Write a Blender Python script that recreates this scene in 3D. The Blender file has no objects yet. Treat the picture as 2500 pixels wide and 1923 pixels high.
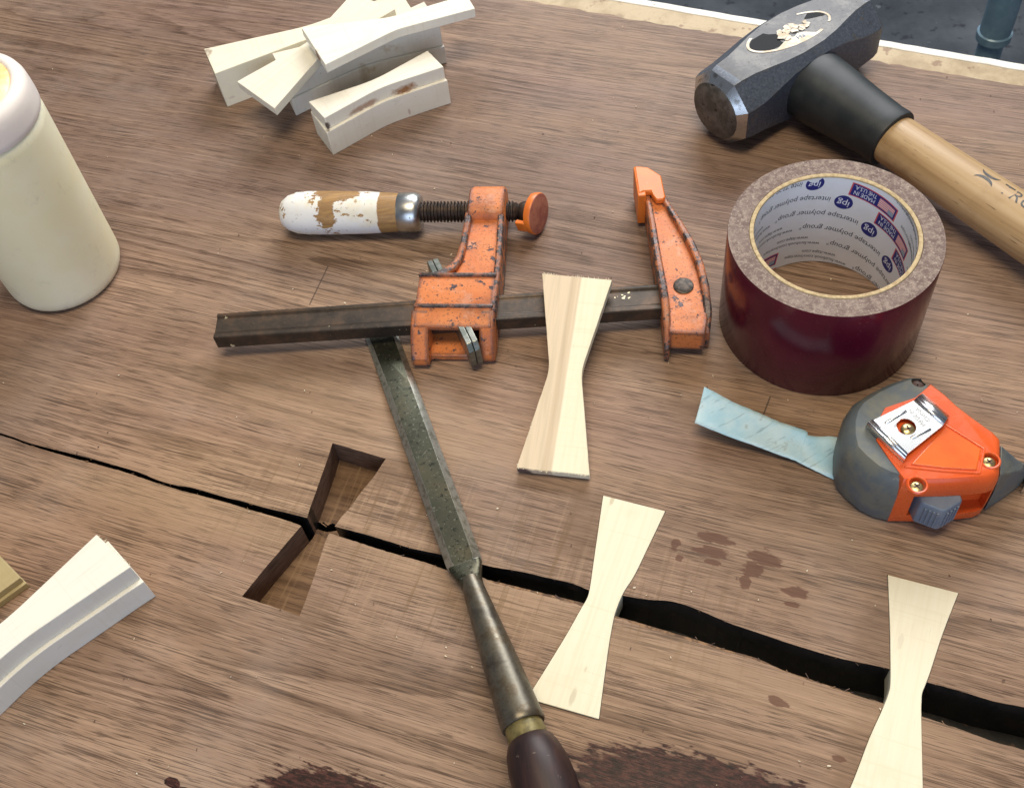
import bpy, bmesh, math, random
from mathutils import Vector, Matrix, noise as mnoise
from mathutils.geometry import delaunay_2d_cdt

random.seed(7)
MM = 0.001
scn = bpy.context.scene
col = scn.collection

# ------------------------------------------------------------------ camera
PITCH, ROLL, CAM_H, FPX = math.radians(54.92), math.radians(-8.82), 466.5, 2700.0
W, H = 2500.0, 1923.0
_F = Vector((0, math.cos(PITCH), -math.sin(PITCH)))
_R0 = Vector((1, 0, 0)); _U0 = _R0.cross(_F)
_R = _R0 * math.cos(ROLL) + _U0 * math.sin(ROLL)
_U = -_R0 * math.sin(ROLL) + _U0 * math.cos(ROLL)
cam = bpy.data.cameras.new('camera')
cam.sensor_width = 36.0
cam.lens = 36.0 * FPX / W
cam.clip_start = 0.01
cam.clip_end = 50
cam.dof.use_dof = True
cam.dof.focus_distance = 0.56
cam.dof.aperture_fstop = 34
camo = bpy.data.objects.new('camera', cam)
m = Matrix((( _R.x, _U.x, -_F.x), (_R.y, _U.y, -_F.y), (_R.z, _U.z, -_F.z))).to_4x4()
m.translation = Vector((0, 0, CAM_H * MM))
camo.matrix_world = m
col.objects.link(camo)
scn.camera = camo

# ------------------------------------------------------------------ world and lamps
world = bpy.data.worlds.new('World')
scn.world = world
world.use_nodes = True
bg = world.node_tree.nodes['Background']
bg.inputs[0].default_value = (0.66, 0.78, 1.0, 1)
bg.inputs[1].default_value = 0.17


def area(name, loc, target, sx, sy, power, color):
    l = bpy.data.lights.new(name, 'AREA')
    l.shape = 'RECTANGLE'; l.size = sx; l.size_y = sy
    l.energy = power; l.color = color
    o = bpy.data.objects.new(name, l)
    o.location = loc
    o.rotation_euler = (Vector(target) - Vector(loc)).to_track_quat('-Z', 'Y').to_euler()
    col.objects.link(o)
    return o


area('window_light', (0.75, 2.05, 1.35), (-0.05, 0.35, 0), 1.5, 0.9, 60, (0.97, 0.98, 1.0))
area('ceiling_light', (0.0, 0.22, 1.6), (0.0, 0.28, 0), 0.9, 0.4, 19, (1.0, 0.84, 0.60))
area('door_light', (-0.25, -1.5, 0.75), (0.0, 0.35, 0), 1.6, 1.2, 18, (0.60, 0.74, 1.0))
scn.view_settings.view_transform = 'Standard'
scn.view_settings.look = 'None'
scn.view_settings.exposure = 0.0
scn.view_settings.gamma = 1.0
scn.view_settings.use_curve_mapping = False
scn.cycles.use_denoising = True
scn.cycles.max_bounces = 6
scn.cycles.diffuse_bounces = 3
scn.cycles.glossy_bounces = 3
scn.cycles.use_adaptive_sampling = True
scn.cycles.adaptive_threshold = 0.012

# ------------------------------------------------------------------ geometry helpers (all in millimetres)
ORG = {}


def at(x, y, z=0.0):
    """point of the level plane z seen at photo position x, y"""
    d = _F + _R * ((x - W / 2) / FPX) - _U * ((y - H / 2) / FPX)
    t = (z - CAM_H) / d.z
    return Vector((t * d.x, t * d.y, z))


def at_plane(x, y, p0, n):
    d = _F + _R * ((x - W / 2) / FPX) - _U * ((y - H / 2) / FPX)
    c = Vector((0, 0, CAM_H))
    return c + d * ((p0 - c).dot(n) / d.dot(n))


def crop(ox, oy, s):
    return lambda x, y, z=0.0: at(ox + x * s, oy + y * s, z)


def thing(name, label, cat, loc, group=None):
    o = bpy.data.objects.new(name, None)
    o.empty_display_size = 0.01
    o.location = Vector(loc) * MM
    o['label'] = label; o['category'] = cat
    if group:
        o['group'] = group
    ORG[o.name] = Vector(loc)
    col.objects.link(o)
    return o


def mesh(name, verts, faces, mat, parent=None, smooth=35, bevel=0, seg=2, mats=None, midx=None, weld=False):
    org = ORG.get(parent.name, Vector((0, 0, 0))) if parent else Vector((0, 0, 0))
    me = bpy.data.meshes.new(name)
    me.from_pydata([tuple((Vector(v) - org) * MM) for v in verts], [], faces)
    for mm in (mats or [mat]):
        me.materials.append(mm)
    if midx:
        for p, i in zip(me.polygons, midx):
            p.material_index = i
    bm = bmesh.new(); bm.from_mesh(me)
    if weld:
        bmesh.ops.remove_doubles(bm, verts=bm.verts, dist=1e-6)
    bmesh.ops.recalc_face_normals(bm, faces=bm.faces)
    if smooth:
        lim = math.radians(smooth)
        for f in bm.faces:
            f.smooth = True
        for e in bm.edges:
            if len(e.link_faces) == 2 and e.calc_face_angle(0) > lim:
                e.smooth = False
    bm.to_mesh(me); bm.free()
    o = bpy.data.objects.new(name, me)
    if parent:
        o.parent = parent
        ORG[o.name] = org
    else:
        ORG[o.name] = Vector((0, 0, 0))
    if bevel:
        b = o.modifiers.new('bevel', 'BEVEL')
        b.width = bevel * MM; b.segments = seg; b.limit_method = 'ANGLE'; b.angle_limit = math.radians(38)
        b.harden_normals = False
    col.objects.link(o)
    return o


def tag(o, label, cat, group=None):
    o['label'] = label; o['category'] = cat
    if group:
        o['group'] = group
    return o


def structure(o):
    o['kind'] = 'structure'
    return o


def loft(rings, cap0=True, cap1=True, closed=True):
    n = len(rings[0]); v = []; f = []
    for r in rings:
        v += [Vector(p) for p in r]
    for i in range(len(rings) - 1):
        for j in range(n if closed else n - 1):
            k = (j + 1) % n
            f.append((i * n + j, i * n + k, (i + 1) * n + k, (i + 1) * n + j))
    if cap0:
        f.append(tuple(reversed(range(n))))
    if cap1:
        b = (len(rings) - 1) * n
        f.append(tuple(range(b, b + n)))
    return v, f


def prism(poly, z0, z1):
    return loft([[(p[0], p[1], z0) for p in poly], [(p[0], p[1], z1) for p in poly]])


def join(*parts):
    v = []; f = []
    for pv, pf in parts:
        b = len(v)
        v += list(pv); f += [tuple(i + b for i in q) for q in pf]
    return v, f


def frame_of(axis, up=Vector((0, 0, 1))):
    a = Vector(axis).normalized()
    x = up.cross(a)
    if x.length < 1e-4:
        x = Vector((1, 0, 0)).cross(a)
    x.normalize()
    y = a.cross(x)
    return a, x, y


def lathe(p0, axis, prof, n=48, sx=1.0, sy=1.0, cap0=True, cap1=True, power=2.0):
    a, x, y = frame_of(axis)
    p0 = Vector(p0); rings = []
    for s, r in prof:
        ring = []
        for j in range(n):
            t = 2 * math.pi * j / n
            ct, st = math.cos(t), math.sin(t)
            if power != 2.0:
                q = (abs(ct) ** power + abs(st) ** power) ** (-1 / power)
                ct *= q; st *= q
            ring.append(p0 + a * s + x * (r * sx * ct) + y * (r * sy * st))
        rings.append(ring)
    return loft(rings, cap0, cap1)


def box(c, ax, ay, az, hx, hy, hz):
    c = Vector(c); v = []
    for k in (-1, 1):
        for sx, sy in ((-1, -1), (1, -1), (1, 1), (-1, 1)):
            v.append(c + ax * hx * sx + ay * hy * sy + az * hz * k)
    return v, [(3, 2, 1, 0), (4, 5, 6, 7), (0, 1, 5, 4), (1, 2, 6, 5), (2, 3, 7, 6), (3, 0, 4, 7)]


X, Y, Z = Vector((1, 0, 0)), Vector((0, 1, 0)), Vector((0, 0, 1))


def jag(pts, step=1.5, amp=0.3, seed=0.0, closed=False):
    out = []
    n = len(pts)
    for i in range(n if closed else n - 1):
        a, b = Vector(pts[i][:2]), Vector(pts[(i + 1) % n][:2])
        k = max(1, int((b - a).length / step))
        nrm = Vector((-(b - a).y, (b - a).x)).normalized()
        for j in range(k):
            p = a.lerp(b, j / k)
            d = 0 if j == 0 and amp < 0.2 else amp * (mnoise.noise((p.x * .45 + seed, p.y * .45, seed)) * 1.2 + mnoise.noise((p.x * 1.3, p.y * 1.3, seed)) * .6)
            out.append(p + nrm * d)
    if not closed:
        out.append(Vector(pts[-1][:2]))
    return out


def inside(p, poly):
    c = False; n = len(poly); j = n - 1
    for i in range(n):
        a, b = poly[i], poly[j]
        if (a[1] > p[1]) != (b[1] > p[1]) and p[0] < (b[0] - a[0]) * (p[1] - a[1]) / (b[1] - a[1]) + a[0]:
            c = not c
        j = i
    return c


def smooth_poly(pts, n=6):
    """Catmull-Rom through an open list of points"""
    out = []
    P = [Vector(p) for p in pts]
    for i in range(len(P) - 1):
        a = P[max(i - 1, 0)]; b = P[i]; c = P[i + 1]; d = P[min(i + 2, len(P) - 1)]
        for k in range(n):
            t = k / n
            out.append(0.5 * ((2 * b) + (c - a) * t + (2 * a - 5 * b + 4 * c - d) * t * t + (3 * b - a - 3 * c + d) * t ** 3))
    out.append(P[-1])
    return out


def cut(o, cutters):
    """boolean away the cutter meshes (verts, faces in mm) from o"""
    for cv, cf in cutters:
        me = bpy.data.meshes.new('tmp')
        org = ORG.get(o.name, Vector((0, 0, 0)))
        me.from_pydata([tuple((Vector(v) - org) * MM) for v in cv], [], cf)
        bm = bmesh.new(); bm.from_mesh(me)
        bmesh.ops.recalc_face_normals(bm, faces=bm.faces); bm.to_mesh(me); bm.free()
        c = bpy.data.objects.new('tmp', me)
        c.parent = o.parent
        col.objects.link(c)
        md = o.modifiers.new('cut', 'BOOLEAN'); md.operation = 'DIFFERENCE'; md.object = c; md.solver = 'EXACT'
        # booleans before any bevel
        while o.modifiers[0] != md and o.modifiers.find(md.name) > 0:
            o.modifiers.move(o.modifiers.find(md.name), 0)
        bpy.context.view_layer.update()
        dg = bpy.context.evaluated_depsgraph_get()
        bev = [mo for mo in o.modifiers if mo.type == 'BEVEL']
        for mo in bev:
            mo.show_viewport = False
        bpy.context.view_layer.update()
        dg = bpy.context.evaluated_depsgraph_get()
        new = bpy.data.meshes.new_from_object(o.evaluated_get(dg))
        o.modifiers.remove(md)
        for mo in bev:
            mo.show_viewport = True
        o.data = new
        bpy.data.objects.remove(c)
    bm = bmesh.new(); bm.from_mesh(o.data)
    for f in bm.faces:
        f.smooth = True
    for e in bm.edges:
        e.smooth = not (len(e.link_faces) == 2 and e.calc_face_angle(0) > math.radians(35))
    bm.to_mesh(o.data); bm.free()


def text_geo(body, size):
    """flat lettering: verts (x, y) and faces; x runs along the line, baseline at y = 0"""
    cu = bpy.data.curves.new('t', 'FONT'); cu.body = body; cu.size = size
    cu.resolution_u = 3
    o = bpy.data.objects.new('t', cu); col.objects.link(o)
    bpy.context.view_layer.update()
    dg = bpy.context.evaluated_depsgraph_get()
    ev = o.evaluated_get(dg); me = ev.to_mesh()
    v = [(p.co.x, p.co.y) for p in me.vertices]; f = [tuple(p.vertices) for p in me.polygons]
    ev.to_mesh_clear()
    bpy.data.objects.remove(o); bpy.data.curves.remove(cu)
    w = max(p[0] for p in v) if v else 0
    return v, f, w


# ------------------------------------------------------------------ material helpers
class NT:
    def __init__(self, name):
        self.mat = bpy.data.materials.new(name)
        self.mat.use_nodes = True
        self.t = self.mat.node_tree
        self.bsdf = self.t.nodes['Principled BSDF']
        self._co = None
        self.dims = '3D'

    def n(self, typ, **kw):
        nd = self.t.nodes.new(typ)
        for k, v in kw.items():
            setattr(nd, k, v)
        return nd

    def link(self, a, b):
        self.t.links.new(a, b)

    def put(self, sock, v):
        if isinstance(v, bpy.types.NodeSocket):
            self.link(v, sock)
        elif v is not None:
            if sock.type == 'RGBA' and not isinstance(v, (int, float)) and len(v) == 3:
                v = (*v, 1)
            sock.default_value = v

    def co(self):
        if not self._co:
            self._co = self.n('ShaderNodeTexCoord').outputs['Object']
        return self._co

    def map(self, vec=None, loc=(0, 0, 0), rot=(0, 0, 0), scale=(1, 1, 1), typ='POINT'):
        nd = self.n('ShaderNodeMapping', vector_type=typ)
        self.put(nd.inputs['Vector'], vec or self.co())
        nd.inputs['Location'].default_value = loc
        nd.inputs['Rotation'].default_value = rot
        nd.inputs['Scale'].default_value = scale
        return nd.outputs[0]

    def noise(self, scale, detail=3, rough=.55, vec=None, dist=0.0, color=False):
        nd = self.n('ShaderNodeTexNoise', noise_dimensions=self.dims)
        self.put(nd.inputs['Vector'], vec or self.co())
        nd.inputs['Scale'].default_value = scale
        nd.inputs['Detail'].default_value = detail
        nd.inputs['Roughness'].default_value = rough
        nd.inputs['Distortion'].default_value = dist
        return nd.outputs['Color' if color else 'Fac']

    def voro(self, scale, vec=None, feature='F1', out='Distance'):
        nd = self.n('ShaderNodeTexVoronoi', feature=feature)
        self.put(nd.inputs['Vector'], vec or self.co())
        nd.inputs['Scale'].default_value = scale
        return nd.outputs[out]

    def m(self, op, a, b=None, c=None, clamp=False):
        nd = self.n('ShaderNodeMath', operation=op, use_clamp=clamp)
        self.put(nd.inputs[0], a)
        if b is not None:
            self.put(nd.inputs[1], b)
        if c is not None:
            self.put(nd.inputs[2], c)
        return nd.outputs[0]

    def vm(self, op, a, b=None):
        nd = self.n('ShaderNodeVectorMath', operation=op)
        self.put(nd.inputs[0], a)
        if b is not None:
            self.put(nd.inputs[1], b)
        return nd.outputs['Value' if op in ('LENGTH', 'DOT_PRODUCT') else 'Vector']

    def step(self, v, lo, hi, a=0.0, b=1.0):
        nd = self.n('ShaderNodeMapRange', interpolation_type='SMOOTHSTEP')
        self.put(nd.inputs['Value'], v)
        nd.inputs['From Min'].default_value = lo; nd.inputs['From Max'].default_value = hi
        nd.inputs['To Min'].default_value = a; nd.inputs['To Max'].default_value = b
        return nd.outputs['Result']

    def mix(self, f, a, b, mode='MIX'):
        nd = self.n('ShaderNodeMix', data_type='RGBA', blend_type=mode)
        self.put(nd.inputs[0], f)
        self.put(nd.inputs[6], a); self.put(nd.inputs[7], b)
        return nd.outputs[2]

    def ramp(self, f, stops):
        nd = self.n('ShaderNodeValToRGB')
        cr = nd.color_ramp
        while len(cr.elements) < len(stops):
            cr.elements.new(.5)
        for e, (p, c) in zip(cr.elements, stops):
            e.position = p; e.color = (*c, 1)
        self.put(nd.inputs[0], f)
        return nd.outputs[0]

    def sep(self, vec):
        nd = self.n('ShaderNodeSeparateXYZ'); self.put(nd.inputs[0], vec)
        return nd.outputs

    def comb(self, x, y, z=0.0):
        nd = self.n('ShaderNodeCombineXYZ')
        for i, q in enumerate((x, y, z)):
            self.put(nd.inputs[i], q)
        return nd.outputs[0]

    def edge(self, radius, lo=.9, hi=.995):
        """1 on convex/concave edges, 0 on flat faces"""
        b = self.n('ShaderNodeBevel', samples=4)
        b.inputs['Radius'].default_value = radius * MM
        g = self.n('ShaderNodeNewGeometry')
        d = self.vm('DOT_PRODUCT', b.outputs[0], g.outputs['Normal'])
        return self.step(d, lo, hi, 1.0, 0.0)

    def bump(self, h, strength=.3, dist=.5):
        nd = self.n('ShaderNodeBump')
        nd.inputs['Strength'].default_value = strength
        nd.inputs['Distance'].default_value = dist * MM
        self.put(nd.inputs['Height'], h)
        self.link(nd.outputs[0], self.bsdf.inputs['Normal'])

    def out(self, color=None, rough=None, metal=None, spec=None, **kw):
        b = self.bsdf.inputs
        self.put(b['Base Color'], color)
        self.put(b['Roughness'], rough)
        self.put(b['Metallic'], metal)
        self.put(b['Specular IOR Level'], spec)
        for k, v in kw.items():
            self.put(b[k.replace('_', ' ')], v)
        return self.mat


GRAIN = math.radians(-25.6)
GU = Vector((math.cos(GRAIN), math.sin(GRAIN))); GV = Vector((-math.sin(GRAIN), math.cos(GRAIN)))


def uv_of(p):
    return (p[0] * GU.x + p[1] * GU.y, p[0] * GV.x + p[1] * GV.y)


DISP = W / 2184.0


def dp(x, y, z=0.0):
    return at(x * DISP, y * DISP, z)


def mat_walnut():
    t = NT('walnut')
    t.dims = '2D'
    g0 = t.map(rot=(0, 0, GRAIN), typ='TEXTURE')          # grain frame, metres
    warp = t.noise(2.2, 2, .5, vec=t.map(g0, scale=(1.0, 3.0, 1)), color=True)
    warp = t.vm('SUBTRACT', warp, (.5, .5, .5))
    warp = t.vm('MULTIPLY', warp, (0, .02, 0))
    g = t.vm('ADD', g0, warp)
    s = t.sep(g0)
    u, v = s[0], s[1]
    # broad bands, growth lines, fine streaks, pores
    band = t.noise(1, 3, .55, vec=t.map(g, scale=(1.1, 26, 1)))
    mid = t.noise(1, 4, .6, vec=t.map(g, scale=(1.7, 140, 1)))
    fine = t.noise(1, 3, .65, vec=t.map(g, scale=(6, 900, 1)))
    rn = t.noise(1, 2, .45, vec=t.map(g0, loc=(.7, .2, 0), scale=(.75, 10.5, 1)))
    ring = t.m('FRACT', t.m('ADD', t.m('MULTIPLY', rn, 30), t.m('MULTIPLY', mid, .45)))
    ringd = t.m('MULTIPLY', t.step(ring, .5, .95), t.step(ring, .955, 1.0, 1, 0))
    ringw = t.noise(1, 2, .5, vec=t.map(g0, loc=(9, 4, 0), scale=(3, 16, 1)))
    ringd = t.m('MULTIPLY', ringd, t.step(ringw, .38, .66))
    dens = t.noise(1, 2, .5, vec=t.map(g, loc=(3, 1, 0), scale=(10, 70, 1)))
    dens = t.m('ADD', dens, t.m('MULTIPLY', ringd, .25))
    p1 = t.noise(1, 1.5, .6, vec=t.map(g, loc=(.3, .7, 0), scale=(60, 2300, 1)))
    p2 = t.noise(1, 1, .5, vec=t.map(g, loc=(5.3, 2.7, 0), scale=(26, 1700, 1)))
    thr = t.m('MULTIPLY_ADD', dens, -.22, .712)
    pores = t.step(t.m('SUBTRACT', p1, thr), 0.0, .07)
    pores2 = t.step(t.m('SUBTRACT', p2, t.m('ADD', thr, .02)), 0.0, .06)
    pores = t.m('MAXIMUM', pores, pores2)
    c = t.ramp(band, [(.28, (.225, .138, .088)), (.45, (.275, .175, .114)), (.58, (.335, .221, .148)), (.75, (.272, .174, .121))])
    # the darker heartwood beyond the figure line, the paler middle
    lv = t.m('ADD', v, t.m('MULTIPLY', t.m('SUBTRACT', t.noise(1, 2, .5, vec=t.map(g0, scale=(5, 9, 1))), .5), .05))
    far = t.step(lv, uv_of(dp(420, 560))[1] * MM - .006, uv_of(dp(420, 560))[1] * MM + .004)
    c = t.mix(t.m('MULTIPLY', far, .62), c, (.165, .115, .100))
    pale = t.noise(1, 2, .5, vec=t.map(g0, loc=(.2, .5, 0), scale=(4, 14, 1)))
    c = t.mix(t.step(pale, .45, .7, 0, .38), c, (.41, .275, .17))
    rose = t.noise(1, 2, .5, vec=t.map(g0, loc=(4.2, 1.5, 0), scale=(5, 11, 1)))
    c = t.mix(t.step(rose, .5, .7, 0, .35), c, (.30, .185, .145))
    c = t.mix(t.step(mid, .33, .6, .28, 0), c, (.185, .108, .067))
    zone = t.noise(1, 2, .5, vec=t.map(g0, loc=(1.1, 6.2, 0), scale=(4, 7, 1)))
    c = t.mix(t.step(zone, .5, .68, 0, .28), c, (.22, .145, .112))
    c = t.mix(t.step(zone, .34, .5, .25, 0), c, (.37, .23, .125))
    c = t.mix(t.m('MULTIPLY', ringd, .58), c, (.095, .052, .03))
    c = t.mix(t.step(fine, .3, .6, .32, 0), c, (.13, .075, .046))
    c = t.mix(t.step(fine, .52, .72, 0, .24), c, (.54, .37, .24))
    c = t.mix(t.m('MULTIPLY', pores, .7), c, (.045, .025, .016))
    # cross-grain machine marks near the split
    cross = t.noise(1, 2, .7, vec=t.map(g0, rot=(0, 0, .12), scale=(330, 14, 1)))
    q = uv_of(dp(1000, 1200))
    cm = t.step(t.vm('LENGTH', t.vm('MULTIPLY', t.vm('SUBTRACT', g0, (q[0] * MM, q[1] * MM, 0)), (6, 17, 0))), .4, 1.1, 1, 0)
    c = t.mix(t.m('MULTIPLY', t.step(cross, .55, .72, 0, .55), cm), c, (.16, .095, .045))
    c = t.mix(t.m('MULTIPLY', t.step(cross, .28, .42, .18, 0), cm), c, (.45, .32, .19))
    scr = t.noise(1, 2, .7, vec=t.map(g0, rot=(0, 0, .9), scale=(30, 2600, 1)))
    c = t.mix(t.step(scr, .70, .76, 0, .22), c, (.62, .5, .4))
    # sanding dust lying on the surface
    dust = t.noise(9, 5, .65)
    c = t.mix(t.step(dust, .45, .75, 0, .15), c, (.42, .36, .32))
    # drips and wet patches
    dn = t.noise(1, 3, .6, vec=t.map(g0, scale=(110, 420, 1)), color=False)
    dn = t.m('MULTIPLY', t.m('SUBTRACT', dn, .5), 1.1)
    masks = {}

    def blob(key, x, y, a, b, amp=.6, soft=.12):
        p = uv_of(dp(x, y))
        d = t.vm('LENGTH', t.vm('MULTIPLY', t.vm('SUBTRACT', g0, (p[0] * MM, p[1] * MM, 0)), (1000 / a, 1000 / b, 0)))
        d = t.m('ADD', d, t.m('MULTIPLY', dn, amp))
        k = t.step(d, 1 - soft, 1 + soft, 1, 0)
        masks[key] = t.m('MAXIMUM', masks[key], k) if key in masks else k

    for x, y, a, b in ((1525, 1149, 9, 3.6), (1517, 1176, 9.5, 3.2), (1522, 1199, 4.2, 1.8), (1440, 1162, 2.5, 3.5), (1448, 1190, 2.5, 2),
                       (1627, 1190, 9, 5.2), (1606, 1213, 5.5, 5), (1590, 1236, 3, 5), (1697, 1262, 8, 3.2), (1688, 1288, 4.5, 1.5),
                       (1658, 1496, 5.5, 2.4), (1788, 1617, 4, 1.4)):
        blob('drip', x, y, a * .8, b * .85, 1.7, .12)
    for x, y, a, b in ((1250, 1120, 11, 20), (1850, 1640, 13, 22), (1868, 1390, 10, 26), (650, 1300, 14, 10), (830, 1010, 10, 9),
                       (1560, 900, 30, 14), (1000, 180, 18, 10), (408, 968, 7, 4), (360, 940, 26, 4)):
        blob('damp', x, y, a, b, .8, .35)
    for x, y, a, b in ((1560, 1742, 66, 21), (1420, 1706, 42, 5.5), (1690, 1714, 36, 5.5), (720, 1748, 38, 19), (640, 1722, 18, 5), (368, 1668, 4, 2), (395, 1700, 8, 4)):
        blob('pitch', x, y, a, b, .75, .06)
    for x, y, a, b in ((1560, 1742, 74, 21), (720, 1748, 41, 18.5)):
        blob('halo', x, y, a, b, .5, .1)
    for x, y, a, b in ((760, 880, 120, 20), (430, 1090, 90, 12), (1000, 1230, 70, 9), (1480, 1420, 110, 10)):
        blob('tan', x, y, a, b, .9, .5)
    c = t.mix(t.m('MULTIPLY', masks['tan'], .24), c, (.42, .285, .17))
    c = t.mix(t.m('MULTIPLY', masks['damp'], .38), c, (.135, .078, .042))
    c = t.mix(t.m('MULTIPLY', masks['halo'], .45), c, (.09, .042, .03))
    c = t.mix(t.m('MULTIPLY', masks['drip'], .8), c, (.105, .045, .028))
    speck = t.noise(900, 3, .75)
    pc = t.ramp(t.noise(1, 3, .7, vec=t.map(g0, scale=(160, 700, 1))), [(.3, (.006, .003, .003)), (.5, (.03, .009, .008)), (.62, (.075, .026, .02)), (.75, (.012, .006, .005))])
    pc = t.mix(t.step(speck, .68, .74, 0, .4), pc, (.17, .10, .08))
    c = t.mix(masks['pitch'], c, pc)
    # two scribed pencil lines
    for (x0, y0), (x1, y1) in (((700, 567), (660, 650)), ((1643, 845), (1628, 885))):
        A, B = dp(x0, y0), dp(x1, y1)
        d = (B - A); L = d.length; ang = math.atan2(d.y, d.x)
        loc = t.map(loc=(A.x * MM, A.y * MM, 0), rot=(0, 0, ang), typ='TEXTURE')
        ss = t.sep(loc)
        k = t.m('MULTIPLY', t.step(t.m('ABSOLUTE', ss[1]), .0002, .0006, .75, 0), t.m('MULTIPLY', t.m('GREATER_THAN', ss[0], 0), t.m('LESS_THAN', ss[0], L * MM)))
        c = t.mix(k, c, (.05, .033, .026))
    hgt = t.m('SUBTRACT', t.m('MULTIPLY', fine, .4), p1)
    t.bump(hgt, .4, .14)
    r = t.step(dust, .3, .7, .48, .6)
    r = t.m('SUBTRACT', r, t.m('MULTIPLY', masks['pitch'], .12))
    return t.out(c, r, 0, .2)


def mat_flat(name, color, rough=.5, metal=0, spec=.5, **kw):
    return NT(name).out(color, rough, metal, spec, **kw)


def mat_mottle(name, c0, c1, scale, rough=.5, metal=0, lo=.4, hi=.62, bump=0, spec=.5, detail=4, c2=None, s2=None, vec=None, t2=.62, **kw):
    t = NT(name)
    n = t.noise(scale, detail, .6)
    c = t.mix(t.step(n, lo, hi), c0, c1)
    if c2:
        n2 = t.noise(s2, 4, .65)
        c = t.mix(t.step(n2, t2, t2 + .05), c, c2)
    if bump:
        t.bump(n, bump, .3)
    return t.out(c, rough, metal, spec, **kw)


def mat_poplar(name, ang, tint=(.80, .72, .52), two=None, marks=(), streak=.35):
    """pale sawn wood; ang = grain direction in plan; marks = (x, y, z, radius mm, colour, strength) scorch and pencil marks"""
    t = NT(name)
    g = t.map(rot=(0, 0, ang), typ='TEXTURE')
    n = t.noise(1, 3, .6, vec=t.map(g, scale=(14, 420, 90)))
    f = t.noise(1, 2, .6, vec=t.map(g, scale=(60, 1600, 300)))
    b = t.noise(1, 2, .5, vec=t.map(g, scale=(4, 60, 20)))
    d = tuple(q * w for q, w in zip(tint, (.86, .8, .72)))
    c = t.mix(t.step(n, .4, .75, 0, streak), tint, d)
    c = t.mix(t.step(b, .5, .75, 0, .3), c, tuple(q * w for q, w in zip(tint, (.93, .86, .8))))
    c = t.mix(t.step(f, .62, .75, 0, .25), c, tuple(q * .62 for q in tint))
    c = t.mix(t.step(t.noise(260, 3, .7), .70, .76, 0, .35), c, (.34, .27, .2))
    saw = t.noise(1, 2, .6, vec=t.map(g, rot=(0, 0, .25), scale=(520, 8, 8)))
    c = t.mix(t.step(saw, .56, .70, 0, .22), c, tuple(q * w for q, w in zip(tint, (.82, .74, .62))))
    c = t.mix(t.step(t.noise(45, 4, .6), .52, .7, 0, .28), c, tuple(q * w for q, w in zip(tint, (.9, .84, .74))))
    if two:
        off, dark = two
        s = t.sep(g)
        vv = s[1]
        k = t.step(vv, off * MM - .0006, off * MM + .0006, 0, 1)
        c2 = t.mix(t.step(n, .4, .7, 0, .6), dark, tuple(q * .8 for q in dark))
        line = t.step(t.m('ABSOLUTE', t.m('SUBTRACT', vv, off * MM + .0035)), .0006, .0024, .28, 0)
        c2 = t.mix(line, c2, (.42, .30, .17))
        c = t.mix(k, c, c2)
    for (mx, my, mz, r, colr, st) in marks:
        if not isinstance(r, tuple):
            r = (r, r, r)
        loc = t.map(loc=(mx * MM, my * MM, mz * MM), rot=(0, 0, ang), typ='TEXTURE')
        d = t.vm('LENGTH', t.vm('MULTIPLY', loc, tuple(1000 / q for q in r)))
        d = t.m('ADD', d, t.m('MULTIPLY', t.m('SUBTRACT', t.noise(180, 3, .7), .5), 1.3))
        c = t.mix(t.step(d, .55, 1.1, st, 0), c, colr)
    t.bump(t.m('ADD', n, f), .12, .15)
    return t.out(c, .62, 0, .25)


def mat_worn_paint(name, paint, under, scale=160, chips=.60, edge=1.2, rough=.5, dirt=(.2, .07, .025)):
    t = NT(name)
    n = t.noise(scale, 5, .7)
    n2 = t.noise(scale * 5, 3, .6)
    big = t.noise(45, 3, .6)
    c = t.mix(t.step(big, .4, .68, 0, .55), paint, tuple(q * w for q, w in zip(paint, (.8, .62, .5))))
    c = t.mix(t.step(n, .52, .64, 0, .3), c, tuple(min(1, q * w + .04) for q, w in zip(paint, (1.05, 1.25, 1.6))))
    c = t.mix(t.step(n2, .57, .66, 0, .8), c, dirt)
    c = t.mix(t.step(t.noise(38, 5, .7), .48, .68, 0, .6), c, (paint[0] * .38, paint[1] * .42, paint[2] * .7))
    c = t.mix(t.step(t.noise(70, 4, .7), .54, .68, 0, .5), c, (.66, .34, .22))
    chip = t.step(n, chips, chips + .03)
    e = t.edge(edge, .93, .997)
    chip = t.m('MAXIMUM', chip, t.step(t.m('ADD', e, t.m('MULTIPLY', t.m('SUBTRACT', n, .5), 2.2)), .62, .72))
    u = t.mix(t.step(n2, .4, .62), under, tuple(q * 2.4 for q in under))
    c = t.mix(chip, c, u)
    t.bump(t.m('SUBTRACT', t.m('ADD', t.m('MULTIPLY', n2, .6), t.noise(260, 3, .6)), chip), .5, .35)
    r = t.m('MULTIPLY_ADD', chip, -.08, rough)
    return t.out(c, r, t.m('MULTIPLY', chip, .35), .45)


WALNUT = mat_walnut()
EPOXY = mat_mottle('black_resin', (.007, .007, .008), (.02, .016, .014), 120, .36, 0, bump=.3, spec=.4, c2=(.06, .034, .02), s2=150, t2=.62)
BARK = mat_mottle('inner_bark', (.10, .052, .026), (.27, .155, .08), 300, .7, 0, bump=.6)


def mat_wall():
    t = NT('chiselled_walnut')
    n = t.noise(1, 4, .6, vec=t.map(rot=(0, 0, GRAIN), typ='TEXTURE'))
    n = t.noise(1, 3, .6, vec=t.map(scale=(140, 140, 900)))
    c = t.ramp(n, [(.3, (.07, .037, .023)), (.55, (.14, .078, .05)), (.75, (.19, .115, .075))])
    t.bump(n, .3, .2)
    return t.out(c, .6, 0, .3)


WALL = mat_wall()


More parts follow.
